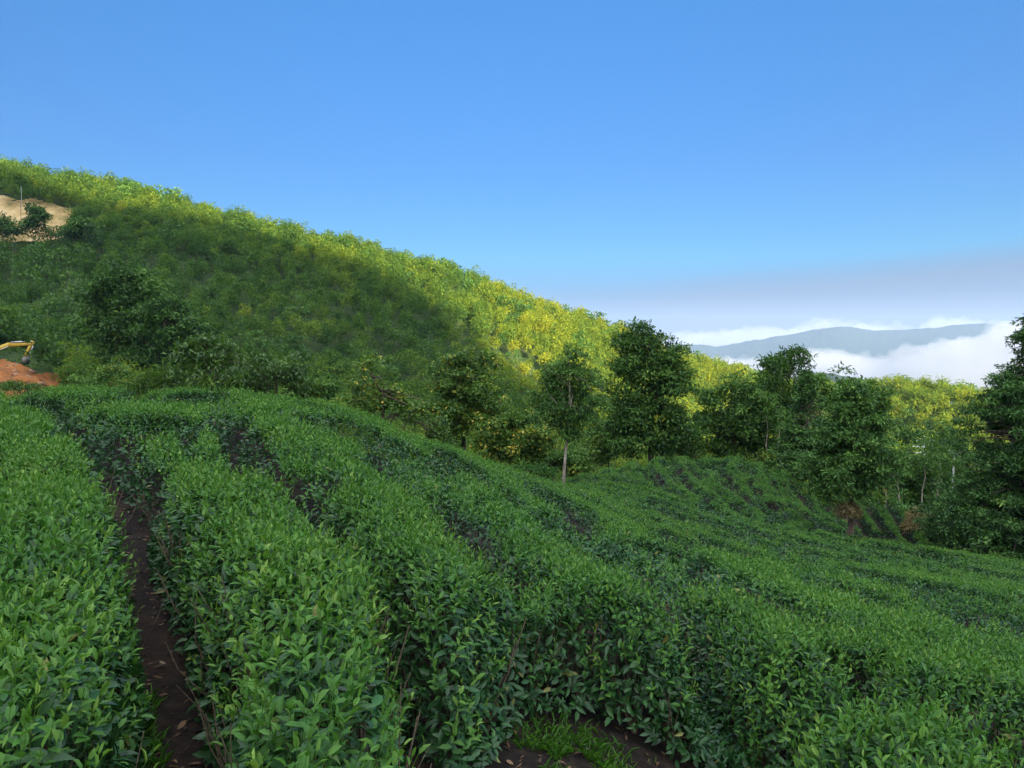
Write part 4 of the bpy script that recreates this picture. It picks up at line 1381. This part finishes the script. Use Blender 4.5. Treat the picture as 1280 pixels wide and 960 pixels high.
pole(27, 252, 233, 236, 'thin pale pole at the top of the cleared slope', .05)
pole(26, 268, 254, 226, 'thin dark pole on the middle of the cleared slope', .07, mat='bark')
p1 = pole(1190, 645, 562, 78, 'tall grey utility pole in the hollow left of the huge cedar', .11, arms=((566, 1.2),))
p2 = pole(1154, 590, 545, 120, 'white pole with stacked crossarms against the sunlit bamboo', .12, arms=((550, 3.2), (558, 3.6), (566, 3.0)), mat='white_metal')
# shed roof by the pole
c = at(1152, 579, 118)
mb = MB(); ax = np.eye(3)
root = thing('shed', 'pale metal-roofed shed half hidden among trees below the white pole', 'shed', (c[0], 118, gz1(c[0], 118)), 0)
hh = c[2] - gz1(c[0], 118)
mb.box((0, 0, (hh - .3) / 2), (3.0, 2.4, hh - .3)); link('wall', mb.mesh('wall'), M['concrete'], root)
mb = MB(); mb.prism([(-1.9, hh - .32), (0, hh + .35), (1.9, hh - .32), (1.9, hh - .24), (0, hh + .45), (-1.9, hh - .24)], -1.5, 1.5); link('roof', mb.mesh('roof'), M['white_metal'], root)
# overhead lines
for j, (a, b, sag) in enumerate([(p1 + np.array([-.5, -.1, 0]), p2 + np.array([-1.2, 0, -1.0]), 1.5), (p1 + np.array([.5, -.1, 0]), p2 + np.array([1.2, 0, -1.0]), 1.8),
                                 (p1 + np.array([-.5, -.1, 0]), at(1330, 575, 60), 1.4), (p1 + np.array([.5, -.1, -3.2]), at(1330, 610, 60), 1.6)]):
    t = np.linspace(0, 1, 24)[:, None]; P = a + (b - a) * t; P[:, 2] -= (4 * t * (1 - t))[:, 0] * sag
    mb = MB(); mb.tube(P, .018, 5)
    o = link('power_line', mb.mesh('power_line'), M['concrete'])
    tag(o, ['sagging overhead line from the grey pole to the white pole, lower one', 'sagging overhead line from the grey pole to the white pole, upper one', 'overhead line from the grey pole top past the huge cedar',
            'overhead line from halfway up the grey pole past the huge cedar'][j], 'power line', 'overhead lines in the hollow')

# ------------------------------------------------------------------ excavator
def excavator():
    D = 121.0
    b = at(-34, 458, D); gzv = gz1(b[0], D)
    base = np.array([b[0], D, gzv])
    r = thing('excavator', 'yellow excavator with its arm reaching over the dug orange bank', 'excavator', base, 0)
    Y2 = M['paint_yellow']
    for sy in (-1, 1):
        mb = MB(); mb.prism([(-1.9, .45), (-1.7, .1), (-1.4, 0), (1.4, 0), (1.7, .1), (1.9, .45), (1.7, .8), (1.4, .9), (-1.4, .9), (-1.7, .8)], sy * 1.15 - .28, sy * 1.15 + .28)
        tr = link('track', mb.mesh('track'), M['rubber'], r)
        mb = MB()
        for x in (-1.4, -.7, 0, .7, 1.4):
            mb.tube([(x, sy * 1.15 - .3, .42), (x, sy * 1.15 + .3, .42)], .26, 12)
        link('track_rollers', mb.mesh('track_rollers'), M['steel'], tr)
    mb = MB(); mb.tube([(0, 0, .7), (0, 0, 1.05)], .8, 20); link('turntable', mb.mesh('turntable'), M['steel'], r)
    mb = MB(); mb.prism([(-2.3, 1.1), (1.3, 1.05), (1.4, 1.5), (.3, 2.1), (-1.6, 2.15), (-2.3, 1.8)], -1.25, 1.25); link('engine_housing', mb.mesh('engine_housing'), Y2, r)
    mb = MB(); mb.box((-2.35, 0, 1.45), (.5, 2.3, .7), taper=.85); link('counterweight', mb.mesh('counterweight'), M['steel'], r)
    mb = MB(); mb.prism([(.15, 1.1), (1.6, 1.1), (1.75, 1.9), (1.35, 2.75), (.2, 2.8)], -1.3, -.4); cab_ = link('cab', mb.mesh('cab'), M['paint_teal'], r)
    mb = MB(); mb.prism([(.35, 1.8), (1.45, 1.85), (1.25, 2.6), (.35, 2.65)], -1.33, -1.3); link('window', mb.mesh('window'), M['glass_dark'], cab_)
    s = D / F_PX

    def L(u, v):
        q = at(u, v, D) - base; return (q[0], q[2])

    # outline points follow the machine's side view: foot, elbow, boom tip, stick end
    def bar(name, a, b2, w0, w1, y, th, mat, parent, bulge=0):
        a = np.array(a); b2 = np.array(b2); d = (b2 - a) / np.linalg.norm(b2 - a); n = np.array([-d[1], d[0]])
        mid = (a + b2) / 2
        poly = [a - n * w0 - d * w0 * .4, mid - n * (w0 + w1) / 2 * (1 + bulge * .2), b2 - n * w1 + d * w1 * .4, b2 + n * w1 + d * w1 * .4, mid + n * (w0 + w1) / 2 * (1 + bulge), a + n * w0 - d * w0 * .4]
        mb = MB(); mb.prism(poly, y - th / 2, y + th / 2); return link(name, mb.mesh(name), mat, parent)
    foot = (1.0, 1.5); elbow = L(11, 431); tip = L(40, 430); low = L(31, 447)
    bm_ = bar('boom', foot, elbow, .26, .34, 0, .42, Y2, r, .1)
    bar('boom_fore', (elbow[0] - .1, elbow[1]), tip, .32, .2, .004, .40, Y2, bm_, .05)
    stk = bar('stick', (tip[0] + .1, tip[1] + .35), low, .26, .17, 0, .34, Y2, r, .05)
    for nm, a, b2, rr_, par in (('boom_cylinder', (1.7, 1.3), (elbow[0] + .1, elbow[1] - .25), .09, bm_), ('stick_cylinder', (elbow[0] + .5, elbow[1] + .42), (tip[0] + .1, tip[1] + .45), .09, bm_),
                                ('bucket_cylinder', (tip[0] + .35, tip[1] - .3), (low[0] + .75, low[1] + .15), .08, stk)):
        mb = MB(); a3 = np.array([a[0], -.26, a[1]]); b3 = np.array([b2[0], -.26, b2[1]])
        mb.tube([a3, a3 + (b3 - a3) * .55], rr_, 10); mb.tube([a3 + (b3 - a3) * .5, b3], rr_ * .6, 10)
        link(nm, mb.mesh(nm), M['chrome'], par)
    bx0, bz0 = low
    mb = MB(); mb.prism([(bx0 - .1, bz0 + .1), (bx0 + .55, bz0 + .15), (bx0 + .7, bz0 - .5), (bx0 + .25, bz0 - 1.05), (bx0 - .45, bz0 - 1.2), (bx0 - .95, bz0 - 1.05), (bx0 - .1, bz0 - .7)], -.5, .5)
    bk = link('bucket', mb.mesh('bucket'), M['steel'], r)
    mb = MB()
    for y in (-.42, -.14, .14, .42):
        mb.box((bx0 - 1.0, y, bz0 - 1.1), (.3, .1, .09))
    link('bucket_teeth', mb.mesh('bucket_teeth'), M['chrome'], bk)
    r.rotation_euler = (0, 0, 0)


excavator()

# ------------------------------------------------------------------ distant mountains, hill and valley cloud
def ridge(name, P, D, depth, zbase, mat, seed, rough):
    P = np.array(P, float)
    us = np.arange(P[0, 0], P[-1, 0], 2.0 if D > 3000 else 1.5)
    vs = np.interp(us, P[:, 0], P[:, 1])
    vs = np.convolve(np.pad(vs, 6, 'edge'), np.ones(13) / 13, 'valid') + (fbm(us / 14, us * 0, seed, 4) - .5) * 3.0
    top = np.array([at(u, v, D) for u, v in zip(us, vs)])
    ts = np.linspace(-1, 1, 61)
    X = np.repeat(top[:, :1], len(ts), 1); Yy = D + ts[None] * depth + 0 * X
    prof = (1 - np.abs(ts) ** 1.25)[None]
    nz = fbm(X / depth * 3.0, Yy / depth * 3.0, seed, 6) - .5
    Zt = zbase + (top[:, 2:] - zbase) * prof * (1 + nz * rough * (np.abs(ts)[None] ** .7)) + (fbm(X / depth * 14, Yy / depth * 14, seed + 3, 4) - .5) * depth * .016
    X = X * (Yy / D)
    ii = np.arange(X.size).reshape(X.shape)
    q = np.stack([ii[:-1, :-1], ii[1:, :-1], ii[1:, 1:], ii[:-1, 1:]], -1).reshape(-1, 4)
    o = link(name, mesh_from(name, np.stack([X, Yy, Zt], -1).reshape(-1, 3), q, smooth=True), mat); o['kind'] = 'structure'
    return o


M['far_forest'] = noise_mat('far_forest', [(.3, (.012, .028, .022)), (.6, (.028, .050, .035)), (.8, (.05, .08, .05))], .02, .95, .5, bscale=.05)
ridge('mountain', [(640, 452), (780, 440), (850, 430), (900, 433), (950, 424), (1000, 415), (1040, 409), (1052, 406), (1066, 411), (1120, 414), (1180, 408), (1215, 404), (1242, 405), (1270, 409), (1330, 418), (1420, 430), (1520, 445)],
      6500, 1500, -420, M['far_forest'], 3, .5)
ridge('hill', [(930, 486), (985, 474), (1010, 467), (1035, 466), (1060, 470), (1085, 476), (1110, 484), (1160, 500), (1240, 520)], 900, 220, -150, M['far_forest'], 8, .3)


def fog_mat(name, dens, noise_scale=None, aniso=.2):
    m = bpy.data.materials.new(name); m.use_nodes = True; t = m.node_tree
    for n in list(t.nodes):
        t.nodes.remove(n)
    out = nd(t, 'ShaderNodeOutputMaterial'); pv = nd(t, 'ShaderNodeVolumePrincipled')
    pv.inputs['Color'].default_value = (.72, .72, .76, 1); pv.inputs['Density'].default_value = dens
    pv.inputs['Anisotropy'].default_value = aniso
    t.links.new(pv.outputs[0], out.inputs['Volume'])
    return m, pv


def cloud_bank(name, u0, u1, v_top, v_bot, D, depth, dens, seed, n, rr_):
    """overlapping rounded billows joined into one closed surface"""
    rng = np.random.default_rng(seed)
    import bmesh
    bm = bmesh.new(); s = D / F_PX
    for i in range(n):
        u = rng.uniform(u0, u1); d = D + rng.uniform(-1, 1) * depth
        vt = np.interp(u, *v_top); vb = v_bot
        rpx = rng.uniform(*rr_)
        c = at(u, vt + rpx * rng.uniform(.35, .9) + (rng.uniform() ** 2) * (vb - vt - rpx), d)
        ret = bmesh.ops.create_icosphere(bm, subdivisions=2, radius=1)
        for q in ret['verts']:
            q.co = Vector((c[0] + q.co.x * rpx * s * 2.4, c[1] + q.co.y * rpx * s * 2.0, c[2] + q.co.z * rpx * s * .8))
    me = bpy.data.meshes.new(name); bm.to_mesh(me); bm.free()
    o = link(name, me); o['kind'] = 'stuff'
    rm = o.modifiers.new('join', 'REMESH'); rm.mode = 'VOXEL'; rm.voxel_size = 2.2 * s
    tx = bpy.data.textures.new(name, 'CLOUDS'); tx.noise_scale = 16 * s; tx.noise_depth = 5
    dm = o.modifiers.new('billow', 'DISPLACE'); dm.texture = tx; dm.strength = 22 * s; dm.texture_coords = 'GLOBAL'; dm.mid_level = .5
    m, pv = fog_mat(name, dens)
    o.data.materials.append(m)
    return o


cloud_bank('valley_cloud', 860, 1500, ([860, 900, 960, 1020, 1080, 1130, 1180, 1220, 1260, 1300, 1500], [458, 454, 448, 440, 446, 440, 436, 424, 412, 404, 400]), 520, 4000, 900, .0035, 5, 170, (10, 26))
cloud_bank('cloud_band', 800, 1300, ([800, 850, 900, 950, 1000, 1050, 1100, 1180, 1240, 1300], [422, 418, 414, 408, 402, 404, 408, 399, 404, 412]), 436, 10000, 500, .0011, 6, 60, (9, 16))

# the clear morning air itself
bm = MB(); bm.box((0, 3300, -75), (16600, 10400 + 1400, 830))
hz = link('haze', bm.mesh('haze')); hz['kind'] = 'stuff'
hm, hv = fog_mat('haze', 1.0e-4, aniso=.0)
hv.inputs['Color'].default_value = (.34, .47, .72, 1)
hz.data.materials.append(hm)
